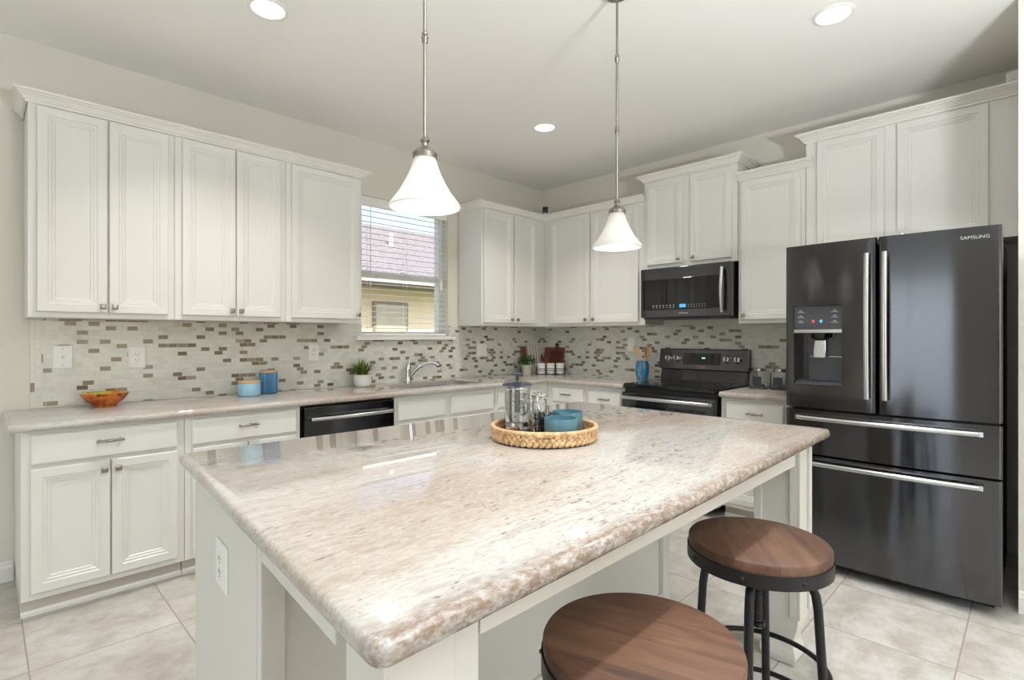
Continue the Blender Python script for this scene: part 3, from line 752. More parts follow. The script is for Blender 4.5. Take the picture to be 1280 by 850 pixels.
ld = weld(bowed(-hw, SEAM - 0.004, 0.884, 1.782, HL).build('left_door', M_blk, fr))
rd = weld(bowed(SEAM + 0.004, hw, 0.884, 1.782).build('right_door', M_blk, fr))
for dn, o, x in (('l', ld, SEAM - 0.040), ('r', rd, SEAM + 0.036)):
    y0 = arc_y(x); zs = [0.958 + (1.70 - 0.958) * k / 12 for k in range(13)]
    m = MB().tube([(x, y0 - 0.034 - 0.014 * math.sin(PI * k / 12), z) for k, z in enumerate(zs)], 0.0135, 14, flat=1.0)
    for z in (0.972, 1.686): m.box(x - 0.011, x + 0.011, y0 - 0.036, y0 - 0.0005, z - 0.014, z + 0.014)
    m.build('handle', M_handle, o, smooth=SM)
text('logo', 'SAMSUNG', 0.0225, M_logo, rd, Matrix.Translation((hw - 0.092, arc_y(hw - 0.092) - 0.0010, 1.733)) @ Matrix.Rotation(0.095, 4, 'Z') @ Matrix.Rotation(PI / 2, 4, 'X'))
for z0, z1, hz in ((0.634, 0.872, 0.832), (0.060, 0.622, 0.588)):
    dw = weld(bowed(-hw, hw, z0, z1, N=26).build('freezer_drawer', M_blk, fr))
    pts = []
    for k in range(19):
        x = -0.375 + 0.75 * k / 18; pts.append((x, arc_y(x) - 0.036 - 0.006 * math.sin(PI * k / 18), hz))
    m = MB().tube(pts, 0.0135, 12)
    for p in (pts[0], pts[-1]): m.box(p[0] - 0.016, p[0] + 0.016, p[1] + 0.002, arc_y(p[0]) - 0.0005, hz - 0.011, hz + 0.011)
    m.build('handle', M_handle, dw, smooth=SM)
# dispenser in the left door
xa, xb = HL[0], HL[1]; yf = arc_y((xa + xb) / 2)
dp = MB()
dp.box(xa + 0.001, xb - 0.001, -1.062, -0.976, 1.316, 1.445)
dsp = dp.build('dispenser', M_char, ld, bevel=0.002)
MB().box(xa + 0.001, xb - 0.001, -1.0655, -0.990, 1.296, 1.3155).build('trim_strip', M_handle, dsp, bevel=0.002)
m = MB(); q = 0.002
m.rings([[(xa + q, -1.058, 1.0095), (xb - q, -1.058, 1.0095), (xb - q, -0.978, 1.03), (xa + q, -0.978, 1.03)], [(xa + q, -1.058, 1.014), (xb - q, -1.058, 1.014), (xb - q, -0.980, 1.04), (xa + q, -0.980, 1.04)]])
m.build('drip_tray', M_char, dsp)
MB().lathe([(0.036, 1.262), (0.042, 1.27), (0.044, 1.295)], ((xa + xb) / 2 - 0.0, -1.010, 0), 20).build('nozzle', M_black, dsp, smooth=SM)
m = MB(); cx = (xa + xb) / 2 + 0.004
m.rings([[(cx - 0.028, -1.030, 1.26), (cx + 0.028, -1.030, 1.26), (cx + 0.028, -1.012, 1.26), (cx - 0.028, -1.012, 1.26)],
         [(cx - 0.032, -1.040, 1.20), (cx + 0.032, -1.040, 1.20), (cx + 0.032, -1.018, 1.20), (cx - 0.032, -1.018, 1.20)],
         [(cx - 0.029, -1.046, 1.158), (cx + 0.029, -1.046, 1.158), (cx + 0.029, -1.026, 1.158), (cx - 0.029, -1.026, 1.158)]])
m.build('paddle', M_handle, dsp, bevel=0.006)
m = MB().box(xa + 0.06, xb - 0.004, -1.00, -0.977, 1.03, 1.27); m.build('back_panel', M_char, dsp)
MB().tube([(xa + 0.2 * 0.34, -1.003, 1.166), (xb - 0.006, -1.003, 1.166)], 0.003, 8).build('recess_rib', M_handle, dsp)
m = MB()
for i in range(3):
    for x in (xa + 0.036, xb - 0.036): m.box(x - 0.017, x + 0.017, -1.0632, -1.0624, 1.352 + i * 0.028, 1.355 + i * 0.028)
    for x in (xa + 0.036, xb - 0.036): m.box(x - 0.008, x + 0.008, -1.0632, -1.0624, 1.360 + i * 0.028, 1.364 + i * 0.028)
m.build('button_marks', M_logo, dsp)
MB().ball((xa + 0.098, -1.0622, 1.360), (0.007, 0.001, 0.009), 10, 8).build('red_indicator', M_red, dsp)
MB().ball((xa + 0.136, -1.0622, 1.360), (0.007, 0.001, 0.009), 10, 8).build('blue_indicator', M_blue, dsp)

# ------------------------------------------------------------------ island
SL = 0.0803
def ix(y, inset): return -3.830 - SL * (-1.80 - y) + inset      # the island's left side runs slightly skew
il = thing('kitchen_island', 'white kitchen island base with corner legs under the big granite top', 'kitchen island', (-2.85, -2.5, 0))
OFF = Vector((2.85, 2.5))
def W(x, y): return (x + OFF.x, y + OFF.y)
TOPZ = 0.8535
pa = [W(ix(-1.915, 0.03), -1.915), W(ix(-2.60, 0.03), -2.60), W(-2.075, -2.60), W(-2.075, -1.915)]
MB().prism(pa, 0.001, TOPZ).build('cabinet_box', M_island, il, bevel=0.002)
m = MB()      # back panel facing the stools, held between corner stiles
a, b2 = ix(-2.6, 0.03), -2.075
m.box(a + 0.001 + OFF.x, a + 0.055 + OFF.x, -2.622 + OFF.y, -2.6005 + OFF.y, 0.001, TOPZ); m.box(b2 - 0.055 + OFF.x, b2 - 0.001 + OFF.x, -2.622 + OFF.y, -2.6005 + OFF.y, 0.001, TOPZ)
m.box(a + 0.055 + OFF.x, b2 - 0.055 + OFF.x, -2.616 + OFF.y, -2.6005 + OFF.y, 0.001, 0.12); m.build('back_panel_frame', M_island, il, bevel=0.003)
def leg(cx0, cx1, cy0, cy1, inner):
    """square leg: raised core with recessed stile beside it and a scalloped foot"""
    m = MB()
    def sq(k, z):
        xm, ym, hx, hy = (cx0 + cx1) / 2, (cy0 + cy1) / 2, (cx1 - cx0) / 2, (cy1 - cy0) / 2
        hx = hx * k; hy = hy * k
        return [(xm - hx + OFF.x, ym - hy + OFF.y, z), (xm + hx + OFF.x, ym - hy + OFF.y, z), (xm + hx + OFF.x, ym + hy + OFF.y, z), (xm - hx + OFF.x, ym + hy + OFF.y, z)]
    prof = [(0.70, 0.001), (0.78, 0.012), (0.84, 0.03), (0.82, 0.05), (0.74, 0.068), (0.70, 0.082), (0.72, 0.10), (0.82, 0.125), (0.93, 0.15), (0.99, 0.18), (1.0, 0.20), (1.0, TOPZ)]
    m.rings([sq(k, z) for k, z in prof])
    return m
lf = leg(-3.893, -3.765, -3.165, -3.060, 1).build('leg', M_island, il, bevel=0.003)
m = MB().box(-3.7645 + OFF.x, -3.708 + OFF.x, -3.155 + OFF.y, -3.085 + OFF.y, 0.20, TOPZ); m.box(-3.880 + OFF.x, -3.79 + OFF.x, -3.0595 + OFF.y, -3.030 + OFF.y, 0.20, TOPZ)
m.build('leg_stile', M_island, lf, bevel=0.003)
lg = leg(-2.098, -1.960, -3.165, -3.005, -1).build('leg', M_island, il, bevel=0.003)
m = MB()
for y0, y1 in ((-3.165, -3.137), (-3.033, -3.005)): m.box(-2.108 + OFF.x, -2.0985 + OFF.x, y0 + OFF.y, y1 + OFF.y, 0.20, TOPZ)
for x0, x1 in ((-2.108, -2.078), (-1.988, -1.958)): m.box(x0 + OFF.x, x1 + OFF.x, -3.175 + OFF.y, -3.1655 + OFF.y, 0.20, TOPZ)
m.build('leg_stile', M_island, lg, bevel=0.002)
MB().box(-3.707 + OFF.x, -2.1085 + OFF.x, -3.158 + OFF.y, -3.135 + OFF.y, 0.785, TOPZ).build('apron', M_island, il, bevel=0.002)
a0 = ix(-2.6, 0.032); a1 = ix(-3.03, 0.032)
MB().prism([W(a0, -2.623), W(a1, -3.0295), W(a1 + 0.022, -3.0295), W(a0 + 0.022, -2.623)], 0.792, TOPZ).build('apron', M_island, il, bevel=0.002)
MB().box(-2.07 + OFF.x, -2.045 + OFF.x, -3.0045 + OFF.y, -2.623 + OFF.y, 0.785, TOPZ).build('apron', M_island, il, bevel=0.002)
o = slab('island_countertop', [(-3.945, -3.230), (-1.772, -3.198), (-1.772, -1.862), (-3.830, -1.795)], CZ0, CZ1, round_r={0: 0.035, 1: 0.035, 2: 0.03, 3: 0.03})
tag(o, 'large cream granite island top with grey and rusty flecks', 'countertop')
po = plate('white outlet on the left side of the island', 0, 0.676, kind='outlet', wall=0, w=0.115, h=0.118)
po.location = (ix(-2.292, 0.03) - 0.0006, -2.292, 0); po.rotation_euler = (0, 0, -PI / 2 - math.atan(SL))

# ------------------------------------------------------------------ bar stools
def make_stool(label, x, y, rz):
    t = thing('bar_stool', label, 'stool', (x, y, 0), rz, 'round wooden bar stools at the island')
    R = 0.197; ZT = 0.67
    MB().lathe([(R - 0.012, ZT - 0.034), (R - 0.001, ZT - 0.030), (R, ZT - 0.007), (R - 0.003, ZT - 0.002), (R - 0.009, ZT)], (0, 0, 0), 72).build('seat', M_seat, t, smooth=SM)
    bn = MB().lathe([(R - 0.006, ZT - 0.066), (R + 0.0035, ZT - 0.066), (R + 0.0035, ZT - 0.029), (R + 0.0008, ZT - 0.0285), (R + 0.0008, ZT - 0.034), (R - 0.006, ZT - 0.0345)], (0, 0, 0), 72, cap0=False, cap1=False)
    bn = bn.build('seat_band', M_iron, t, smooth=SM)
    for k in range(8):
        a = 2 * PI * (k + 0.4) / 8
        MB().ball(((R + 0.0035) * math.cos(a), (R + 0.0035) * math.sin(a), ZT - 0.047), 0.0055, 8, 6).build('rivet', M_iron, bn, smooth=SM)
    MB().lathe([(0.075, ZT - 0.060), (0.075, ZT - 0.050), (0.03, ZT - 0.048)], (0, 0, 0), 24).build('swivel_plate', M_iron, t)
    m = MB(); pr = []; z = ZT - 0.05
    while z > 0.425:
        pr += [(0.0145, z), (0.0125, z - 0.004)]; z -= 0.008
    m.lathe(list(reversed([(0.0125, ZT - 0.046)] + pr)), (0, 0, 0), 16); m.lathe([(0.013, 0.405), (0.021, 0.410), (0.021, 0.422), (0.013, 0.427)], (0, 0, 0), 20)
    m.build('screw_post', M_iron, t, smooth=0.3)
    m = MB().lathe([(0.034, 0.575), (0.034, 0.598)], (0, 0, 0), 20)
    m.build('hub', M_iron, t)
    for k in range(4):
        pth = [(0.030, 0, 0.586), (0.085, 0, 0.588), (0.115, 0, 0.583), (0.138, 0, 0.566), (0.152, 0, 0.538), (0.158, 0, 0.50), (0.170, 0, 0.30), (0.193, 0, 0.012)]
        P = []
        for i in range(len(pth) - 1):
            for s in range(4):
                q = s / 4; P.append(tuple(pth[i][j] * (1 - q) + pth[i + 1][j] * q for j in range(3)))
        P.append(pth[-1])
        l = MB().tube(P, 0.0125, 12).lathe([(0.016, 0.0005), (0.016, 0.012), (0.0125, 0.014)], (0.1935, 0, 0), 14).build('leg', M_iron, t, smooth=SM)
        l.rotation_euler = (0, 0, math.radians(12) + PI / 2 * k - rz)
    for rr, z in ((0.1885, 0.295), (0.2000, 0.16)):
        MB().tube([(rr * math.cos(2 * PI * k / 60), rr * math.sin(2 * PI * k / 60), z) for k in range(60)], 0.008, 10, closed=True).build('foot_ring', M_iron, t, smooth=SM)
    return t
make_stool('round dark wooden bar stool nearest the camera, half in shade', -3.352, -3.243, math.radians(-73))
make_stool('round wooden bar stool tucked under the island beside the refrigerator', -2.640, -3.212, math.radians(36))

# ------------------------------------------------------------------ pendants and recessed lights
def make_pendant(label, x, y):
    t = thing('pendant_light', label, 'pendant light', (x, y, 1.680), 0, 'bell pendants over the island')
    SP = [(0.1110, 0.0), (0.1120, 0.004), (0.1090, 0.011), (0.096, 0.028), (0.0805, 0.049), (0.066, 0.074), (0.053, 0.100), (0.043, 0.125), (0.0365, 0.147), (0.033, 0.161)]
    inner = [(r - 0.004, z) for r, z in SP]
    MB().rings([[(r * math.cos(2 * PI * k / 48), r * math.sin(2 * PI * k / 48), z) for k in range(48)] for r, z in list(reversed(inner)) + SP], cap0=False, cap1=False).build('shade', M_shade, t, smooth=SM)
    MB().lathe([(0.0375, 0.155), (0.0385, 0.170), (0.031, 0.179), (0.020, 0.185), (0.011, 0.196), (0.0095, 0.203), (0.015, 0.212), (0.0085, 0.221)], (0, 0, 0), 28, cap0=False).build('shade_holder', M_nickel, t, smooth=SM)
    m = MB().lathe([(0.0056, 0.216), (0.0056, 1.160)], (0, 0, 0), 12)
    for z in (0.535, 0.862):
        m.lathe([(0.0065, z - 0.018), (0.0095, z - 0.013), (0.0095, z - 0.009), (0.0078, z - 0.007), (0.0115, z), (0.0078, z + 0.007), (0.0095, z + 0.009), (0.0095, z + 0.013), (0.0065, z + 0.018)], (0, 0, 0), 16)
    m.build('rod', M_nickel, t, smooth=SM)
    MB().lathe([(0.008, 1.142), (0.050, 1.147), (0.062, 1.160), (0.062, 1.1715)], (0, 0, 0), 32).build('canopy', M_nickel, t, smooth=SM)
    MB().lathe([(0.012, 0.152), (0.013, 0.125), (0.026, 0.100), (0.028, 0.082), (0.020, 0.066), (0.006, 0.060)], (0, 0, 0), 20).build('bulb', emit('pendant_bulb', (255, 246, 232), 1.0), t, smooth=SM)
    L = add_light('pendant_lamp', 'POINT', (0, 0, 0.035), PEND_W, (0.97, 0.98, 1.0), shadow_soft_size=0.03); L.parent = t
    return t
make_pendant('white bell pendant hanging in front of the window', -3.306, -2.446)
make_pendant('white bell pendant hanging nearer the corner, left of the microwave', -2.247, -2.453)
def make_can(label, x, y, lamp_only=False):
    t = thing('recessed_light', label, 'ceiling light', (x, y, H), 0, 'recessed ceiling lights')
    MB().rings([[(r * math.cos(2 * PI * k / 40), r * math.sin(2 * PI * k / 40), z) for k in range(40)] for r, z in ((0.078, -0.0005), (0.090, -0.0005), (0.090, -0.005), (0.078, -0.008), (0.074, -0.004), (0.078, -0.0005))], cap0=False, cap1=False).build('trim_ring', M_trim, t, smooth=SM)
    MB().lathe([(0.0735, -0.0006), (0.0735, -0.003), (0.05, -0.0045)], (0, 0, 0), 36).build('lens', M_can, t, smooth=SM)
    L = add_light('recessed_lamp', 'AREA', (0, 0, -0.012), CAN_W, (1.0, 0.975, 0.95), shape='DISK', size=0.10, spread=math.radians(108)); L.parent = t
    return t
make_can('round recessed ceiling light at upper left, nearest the left pendant', -3.316, -1.188)
make_can('round recessed ceiling light in the middle, before the corner', -1.297, -1.183)
make_can('round recessed ceiling light at upper right, before the refrigerator', -1.349, -3.104)
make_can('round recessed ceiling light above the near end of the island', -3.330, -3.104)

fl = thing('added_floor_lamp', 'added bowl-topped floor lamp, out of view, holding the ceiling fill light', 'floor lamp', (-3.4, -5.1, 0.0005))  # unseen fixture, added to carry the ceiling fill light
MB().lathe([(0.15, 0.0), (0.15, 0.012), (0.03, 0.03), (0.014, 0.05)], (0, 0, 0), 32).build('base', M_iron, fl, smooth=SM)
MB().lathe([(0.013, 0.0505), (0.013, 1.14)], (0, 0, 0), 16).build('pole', M_iron, fl, smooth=SM)
MB().lathe([(0.02, 1.1405), (0.10, 1.16), (0.19, 1.22), (0.245, 1.315), (0.240, 1.318), (0.236, 1.305), (0.18, 1.23), (0.09, 1.175), (0.0005, 1.165)], (0, 0, 0), 40).build('bowl_shade', M_iron, fl, smooth=0.9)

# ------------------------------------------------------------------ small devices on top of the cabinets
cm = thing('security_camera', 'small black security camera perched on the corner crown molding', 'camera', (-0.355, -0.362, 2.477), math.radians(-45))
MB().lathe([(0.028, 0.0), (0.028, 0.004), (0.008, 0.008), (0.008, 0.024)], (0, 0, 0), 20).build('stand', M_outlet, cm, smooth=SM)
h = MB().box(-0.027, 0.027, -0.018, 0.024, 0.0245, 0.080).build('housing', M_black, cm, bevel=0.010, seg=4)
MB().lathe([(0.013, -0.0182), (0.013, -0.021), (0.009, -0.0225)], (0, 0, 0.053), 20, 'y').build('lens', M_blackglass, h, smooth=SM)
wb = thing('wireless_router', 'white rounded box on top of the cabinet above the refrigerator', 'device', (-0.22, -3.715, 2.650))
MB().box(-0.07, 0.07, -0.028, 0.028, 0.0, 0.092).build('housing', M_outlet, wb, bevel=0.014, seg=4)
m = MB()
for k in range(5): m.box(-0.0712, -0.0702, -0.016, 0.016, 0.025 + k * 0.01, 0.028 + k * 0.01)
m.build('vent_slots', M_handle, wb)

# ------------------------------------------------------------------ things on the counters
ZC = CZ1 + 0.0006
def bowl_mat():
    m = mat('amber_glaze', (190, 100, 30), 0.12); t = NT(m)
    n = t.noise(t.coords((1, 1, 1.6)), 16, 3, 0.5, 1.0)
    t.color(t.ramp(n, [(0.32, (98, 40, 20)), (0.46, (176, 84, 28)), (0.6, (214, 128, 48)), (0.72, (150, 60, 24))])); return m
def bowl_rim():
    m = mat('green_gold_glaze', (190, 180, 60), 0.12); t = NT(m)
    n = t.noise(t.coords(), 20, 2, 0.5); t.color(t.ramp(n, [(0.35, (196, 120, 40)), (0.55, (204, 196, 84)), (0.7, (160, 168, 60))])); return m
b = thing('bowl', 'glazed orange and brown bowl at the left end of the counter', 'bowl', (-3.808, -0.165, ZC))
MB().lathe([(0.050, 0.0), (0.052, 0.010), (0.060, 0.014), (0.085, 0.034), (0.102, 0.058), (0.110, 0.076), (0.107, 0.077), (0.098, 0.060), (0.080, 0.038), (0.05, 0.020), (0.0, 0.017)], (0, 0, 0), 48, cap1=False).build('body', bowl_mat(), b, smooth=0.9)
MB().lathe([(0.1062, 0.0755), (0.099, 0.0625), (0.081, 0.0405), (0.05, 0.0225), (0.0, 0.0195)], (0, 0, 0), 48, cap0=False, cap1=False).build('interior_glaze', bowl_rim(), b, smooth=0.9)
def canister(label, x, y, r, h, c, ribs=0):
    t = thing('canister', label, 'canister', (x, y, ZC)); m = MB()
    cm_ = mat('ceramic', c, 0.25)
    prof = [(r - 0.010, 0.0), (r - 0.002, 0.006), (r, 0.018), (r, h - 0.006), (r - 0.004, h)]
    if ribs:
        m.rings([[((q + 0.0015 * math.cos(ribs * 2 * PI * k / 144)) * math.cos(2 * PI * k / 144), (q + 0.0015 * math.cos(ribs * 2 * PI * k / 144)) * math.sin(2 * PI * k / 144), z) for k in range(144)] for q, z in prof])
    else: m.lathe(prof, (0, 0, 0), 48)
    m.build('body', cm_, t, smooth=SM)
    MB().lathe([(r - 0.010, h + 0.0003), (r - 0.002, h + 0.0003), (r - 0.001, h + 0.010), (r - 0.006, h + 0.013)], (0, 0, 0), 48).build('lid', M_bamboo, t, smooth=SM)
    return t
canister('short pale blue canister with a bamboo lid', -3.062, -0.185, 0.068, 0.085, (140, 182, 202))
canister('tall blue ribbed canister with a bamboo lid, behind the short pale one', -2.912, -0.105, 0.057, 0.142, (62, 112, 146), 36)

def grass(t, z0, n, spread, h, cols, thick=0.004, seed=1):
    rnd = random.Random(seed); groups = [MB() for _ in cols]
    for i in range(n):
        m = groups[rnd.randrange(len(cols))]; a = rnd.uniform(0, 2 * PI); rr = spread * rnd.uniform(0.15, 1.0) ** 0.7; hh = h * rnd.uniform(0.6, 1.0) * (1 - 0.45 * (rr / spread) ** 2)
        bx, by_ = rnd.uniform(-0.03, 0.03), rnd.uniform(-0.03, 0.03); wx, wy = -math.sin(a), math.cos(a); vs = []; N = 5
        for k in range(N + 1):
            s = k / N; d = rr * s ** 1.5; z = z0 + hh * (s - 0.18 * s * s * rr / spread) ; ww = thick * (1 - s) + 0.0004
            p = (bx + math.cos(a) * d, by_ + math.sin(a) * d, z); vs += [(p[0] - wx * ww, p[1] - wy * ww, p[2]), (p[0], p[1], p[2] - 0.0015 * (1 - s)), (p[0] + wx * ww, p[1] + wy * ww, p[2])]
        m.add(vs, [f for k in range(N) for f in ((3 * k, 3 * k + 1, 3 * k + 4, 3 * k + 3), (3 * k + 1, 3 * k + 2, 3 * k + 5, 3 * k + 4))])
    for m, c in zip(groups, cols): m.build('leaves', mat('leaf', c, 0.5), t)
p = thing('potted_grass', 'spiky green grass plant in a white pot left of the faucet', 'plant', (-2.215, -0.125, ZC))
MB().lathe([(0.050, 0.0), (0.060, 0.008), (0.066, 0.035), (0.066, 0.085), (0.068, 0.093), (0.062, 0.093), (0.060, 0.080), (0.0, 0.078)], (0, 0, 0), 40, cap1=False).build('pot', mat('white_pot', (226, 224, 220), 0.5), p, smooth=0.9)
MB().lathe([(0.059, 0.0795), (0.059, 0.086), (0.02, 0.090)], (0, 0, 0), 24).build('soil', mat('soil', (60, 50, 36), 0.9), p)
grass(p, 0.086, 260, 0.155, 0.155, ((88, 116, 30), (120, 146, 44), (150, 168, 66), (62, 92, 24)), 0.0045, 3)
p = thing('potted_herb', 'bushy green herb in a beige pot in the corner', 'plant', (-0.435, -0.185, ZC))
MB().lathe([(0.040, 0.0), (0.042, 0.003), (0.052, 0.088), (0.055, 0.090), (0.055, 0.102), (0.050, 0.102), (0.047, 0.09), (0.0, 0.088)], (0, 0, 0), 32, cap1=False).build('pot', mat('beige_pot', (206, 200, 186), 0.7), p, smooth=0.9)
MB().lathe([(0.046, 0.089), (0.046, 0.094), (0.02, 0.097)], (0, 0, 0), 20).build('soil', mat('dark_soil', (46, 38, 28), 0.9), p)
rnd = random.Random(5); gs = [MB(), MB(), MB()]
for i in range(230):
    a = rnd.uniform(0, 2 * PI); e = rnd.uniform(0.1, 1.0); R_ = 0.080 * math.sqrt(rnd.random()); z = 0.105 + 0.105 * e * (1 - (R_ / 0.11) ** 2)
    m = MB(); l, wd = rnd.uniform(0.024, 0.036), rnd.uniform(0.007, 0.011)
    m.add([(0, 0, 0), (l * 0.45, wd, 0.003), (l, 0, -0.004), (l * 0.45, -wd, 0.003), (l * 0.5, 0, -0.001)], [(0, 1, 4), (1, 2, 4), (2, 3, 4), (3, 0, 4)])
    m.xf(Matrix.Translation((R_ * math.cos(a), R_ * math.sin(a), z)) @ Matrix.Rotation(a + rnd.uniform(-0.8, 0.8), 4, 'Z') @ Matrix.Rotation(rnd.uniform(-0.8, 0.6), 4, 'Y') @ Matrix.Rotation(rnd.uniform(-0.5, 0.5), 4, 'X'))
    g = gs[rnd.randrange(3)]; g.add(m.v, m.f)
for g, c in zip(gs, ((52, 92, 34), (92, 132, 58), (32, 62, 26))): g.build('leaves', mat('herb_leaf', c, 0.45), p)
m = MB()
for k in range(14):
    a = k * 2.4; m.tube([(0.02 * math.cos(a), 0.02 * math.sin(a), 0.09), (0.05 * math.cos(a), 0.05 * math.sin(a), 0.165)], 0.0014, 6)
m.build('stems', mat('herb_stem', (70, 100, 50), 0.6), p)

# spice canisters in a black wire rack, standing across the corner
M_cer = mat('white_canister_glaze', (236, 234, 230), 0.3)
SPOTS = [(-0.200, -0.152), (-0.128, -0.224), (-0.055, -0.297)]
dx, dy = SPOTS[2][0] - SPOTS[0][0], SPOTS[2][1] - SPOTS[0][1]; ang = math.atan2(dy, dx)
MID = ((SPOTS[0][0] + SPOTS[2][0]) / 2 - 0.085, (SPOTS[0][1] + SPOTS[2][1]) / 2 - 0.085)
rk = thing('wire_rack', 'black wire rack holding three white canisters in the corner', 'rack', (MID[0], MID[1], ZC), ang)
m = MB(); Lh, D = 0.145, 0.046
for z in (0.004, 0.045, 0.062):
    m.tube([(-Lh, -D, z), (Lh, -D, z), (Lh, D, z), (-Lh, D, z)], 0.0028, 8, closed=True)
for x in (-Lh, -0.048, 0.048, Lh): m.tube([(x, D, 0.062), (x, D, 0.004), (x, -D, 0.004), (x, -D, 0.062)], 0.0028, 8)
for s in (-1, 1): m.tube([(s * Lh, -D, 0.060), (s * Lh, -0.02, 0.082), (s * Lh, 0.02, 0.082), (s * Lh, D, 0.060)], 0.0028, 8)
m.build('frame', M_black, rk)
cans = [('white lidded canister in the wire rack, next to the herb pot', -1), ('white lidded canister in the middle of the wire rack', 0), ('white lidded canister in the wire rack, farthest from the herb pot', 1)]
proto = None
for lab, k in cans:
    if proto is None:
        t = thing('spice_canister', lab, 'canister', group='white canisters in the wire rack')
        MB().lathe([(0.034, 0.0), (0.039, 0.004), (0.040, 0.012), (0.040, 0.076), (0.038, 0.080)], (0, 0, 0), 32).build('body', M_cer, t, smooth=SM)
        MB().lathe([(0.036, 0.0803), (0.0405, 0.081), (0.041, 0.102), (0.037, 0.107)], (0, 0, 0), 32).build('lid', M_cer, t, smooth=SM)
        m = MB()
        for i in range(9):
            th = -PI / 2 - 0.35 + 0.0875 * i
            r_ = 0.0406; zc = 0.088 + 0.0
            for zz, hh in ((0.090, 0.0022 + 0.002 * (i % 3)),):
                m.add([(r_ * 1.012 * math.cos(th - 0.02), r_ * 1.012 * math.sin(th - 0.02), zz), (r_ * 1.012 * math.cos(th + 0.02), r_ * 1.012 * math.sin(th + 0.02), zz), (r_ * 1.012 * math.cos(th + 0.02), r_ * 1.012 * math.sin(th + 0.02), zz + hh), (r_ * 1.012 * math.cos(th - 0.02), r_ * 1.012 * math.sin(th - 0.02), zz + hh)], [(0, 1, 2, 3)])
        m.build('lettering', M_slot, t); proto = t
    else:
        t = copy_tree(proto); t['label'] = lab
    t.location = (MID[0] + math.cos(ang) * 0.096 * k, MID[1] + math.sin(ang) * 0.096 * k, ZC + 0.0072); t.rotation_euler = (0, 0, ang)

def stripes():
    m = mat('striped_stone', (220, 216, 206), 0.5); t = NT(m); x = t.sep(t.coords())[0]
    u = t.math('FRACT', t.math('MULTIPLY', x, 11.5))
    t.color(t.ramp(u, [(0.0, (226, 222, 214)), (0.30, (226, 222, 214)), (0.33, (150, 158, 150)), (0.5, (164, 172, 166)), (0.53, (230, 228, 220)), (0.78, (230, 228, 220)), (0.80, (196, 166, 130)), (1.0, (204, 176, 140))])); return m
def leaning_board(name, label, cat, cx, base_y, w, h, th, rz, M, lean, handle=None, hm=None, rot=0.0):
    t = thing(name, label, cat, (cx, base_y, ZC) if not rz else (base_y, -cx, ZC), rz)
    t.rotation_euler = (-lean, 0, rz) if not rot else (-lean, rot, rz)
    MB().box(-w / 2, w / 2, -th, 0, 0.0015, h).build('panel', M, t, bevel=min(0.006, th * 0.4), seg=3)
    if handle:
        q = MB(); q.tube([(0, -th / 2, h - 0.004), (0, -th / 2, h + 0.03), (0, -th / 2, h + 0.055)], [0.016, 0.012, 0.012], 14); q.ball((0, -th / 2, h + 0.066), (0.026, th * 0.48, 0.024), 16, 10)
        q.build('handle', hm or M, t, smooth=SM)
    return t
leaning_board('serving_board', 'white and grey striped board leaning in the corner behind the herb pot', 'board', -0.170, -0.055, 0.190, 0.300, 0.014, 0, stripes(), 0.14)
leaning_board('cutting_board', 'small orange-brown wooden board peeking out behind the herb plant', 'board', -0.318, -0.048, 0.07, 0.285, 0.012, 0, M_board, 0.12)
leaning_board('cutting_board', 'wide red-brown wooden cutting board leaning on the right tiled wall', 'board', 0.205, -0.068, 0.270, 0.275, 0.016, RZ, M_board, 0.20)
leaning_board('cutting_board', 'dark brown paddle board with a round handle, in front of the red-brown board', 'board', 0.245, -0.094, 0.150, 0.235, 0.014, RZ, M_board2, 0.215, True)

def crock_mat():
    m = mat('blue_reactive_glaze', (50, 120, 160), 0.12); t = NT(m)
    n = t.noise(t.coords((1, 1, 0.25)), 45, 5, 0.6); z = t.sep(t.coords())[2]
    t.color(t.ramp(n, [(0.3, (26, 66, 104)), (0.5, (52, 112, 148)), (0.68, (116, 162, 182))])); return m
ck = thing('utensil_crock', 'blue glazed crock of wooden utensils left of the range', 'crock', (-0.145, -1.322, ZC))
CPr = [(0.040, 0.0), (0.045, 0.005), (0.055, 0.045), (0.061, 0.095), (0.058, 0.135), (0.052, 0.160), (0.054, 0.168), (0.048, 0.168), (0.047, 0.155), (0.052, 0.11), (0.045, 0.04), (0.0, 0.012)]
MB().lathe(CPr, (0, 0, 0), 40, cap1=False).build('body', crock_mat(), ck, smooth=0.9)
def utensil(label, ang, lean, L, kind):
    t = thing('wooden_spoon' if kind == 'spoon' else 'wooden_spatula', label, 'utensil', (-0.145 + 0.018 * math.cos(ang), -1.322 + 0.018 * math.sin(ang), ZC + 0.02))
    d = Vector((math.cos(ang) * lean, math.sin(ang) * lean, 1)).normalized()
    q = d.to_track_quat('Z', 'Y'); Mx = q.to_matrix().to_4x4() @ Matrix.Rotation(math.radians(45) if kind == 'spoon' else math.radians(30), 4, 'Z')
    hd = MB().tube([(0, 0, 0), (0, 0, L * 0.7), (0, 0, L - 0.06)], [0.006, 0.0065, 0.006], 10); hd.xf(Mx); hd.build('handle', M_spoon, t, smooth=SM)
    if kind == 'spoon':
        h = MB().ball((0, 0, L - 0.035), (0.029, 0.008, 0.042), 20, 12)
    else:
        h = MB().box(-0.026, 0.026, -0.004, 0.004, L - 0.075, L)
    h.xf(Mx); h.build('head', M_spoon, t, smooth=SM if kind == 'spoon' else None, bevel=0 if kind == 'spoon' else 0.003)
    return t
utensil('wooden spoon with a pale oval bowl, on the left in the blue crock', math.radians(120), 0.15, 0.285, 'spoon')
utensil('flat wooden spatula standing in the middle of the blue crock', math.radians(250), 0.10, 0.275, 'spatula')
utensil('wooden spoon leaning right in the blue crock', math.radians(-55), 0.17, 0.275, 'spoon')

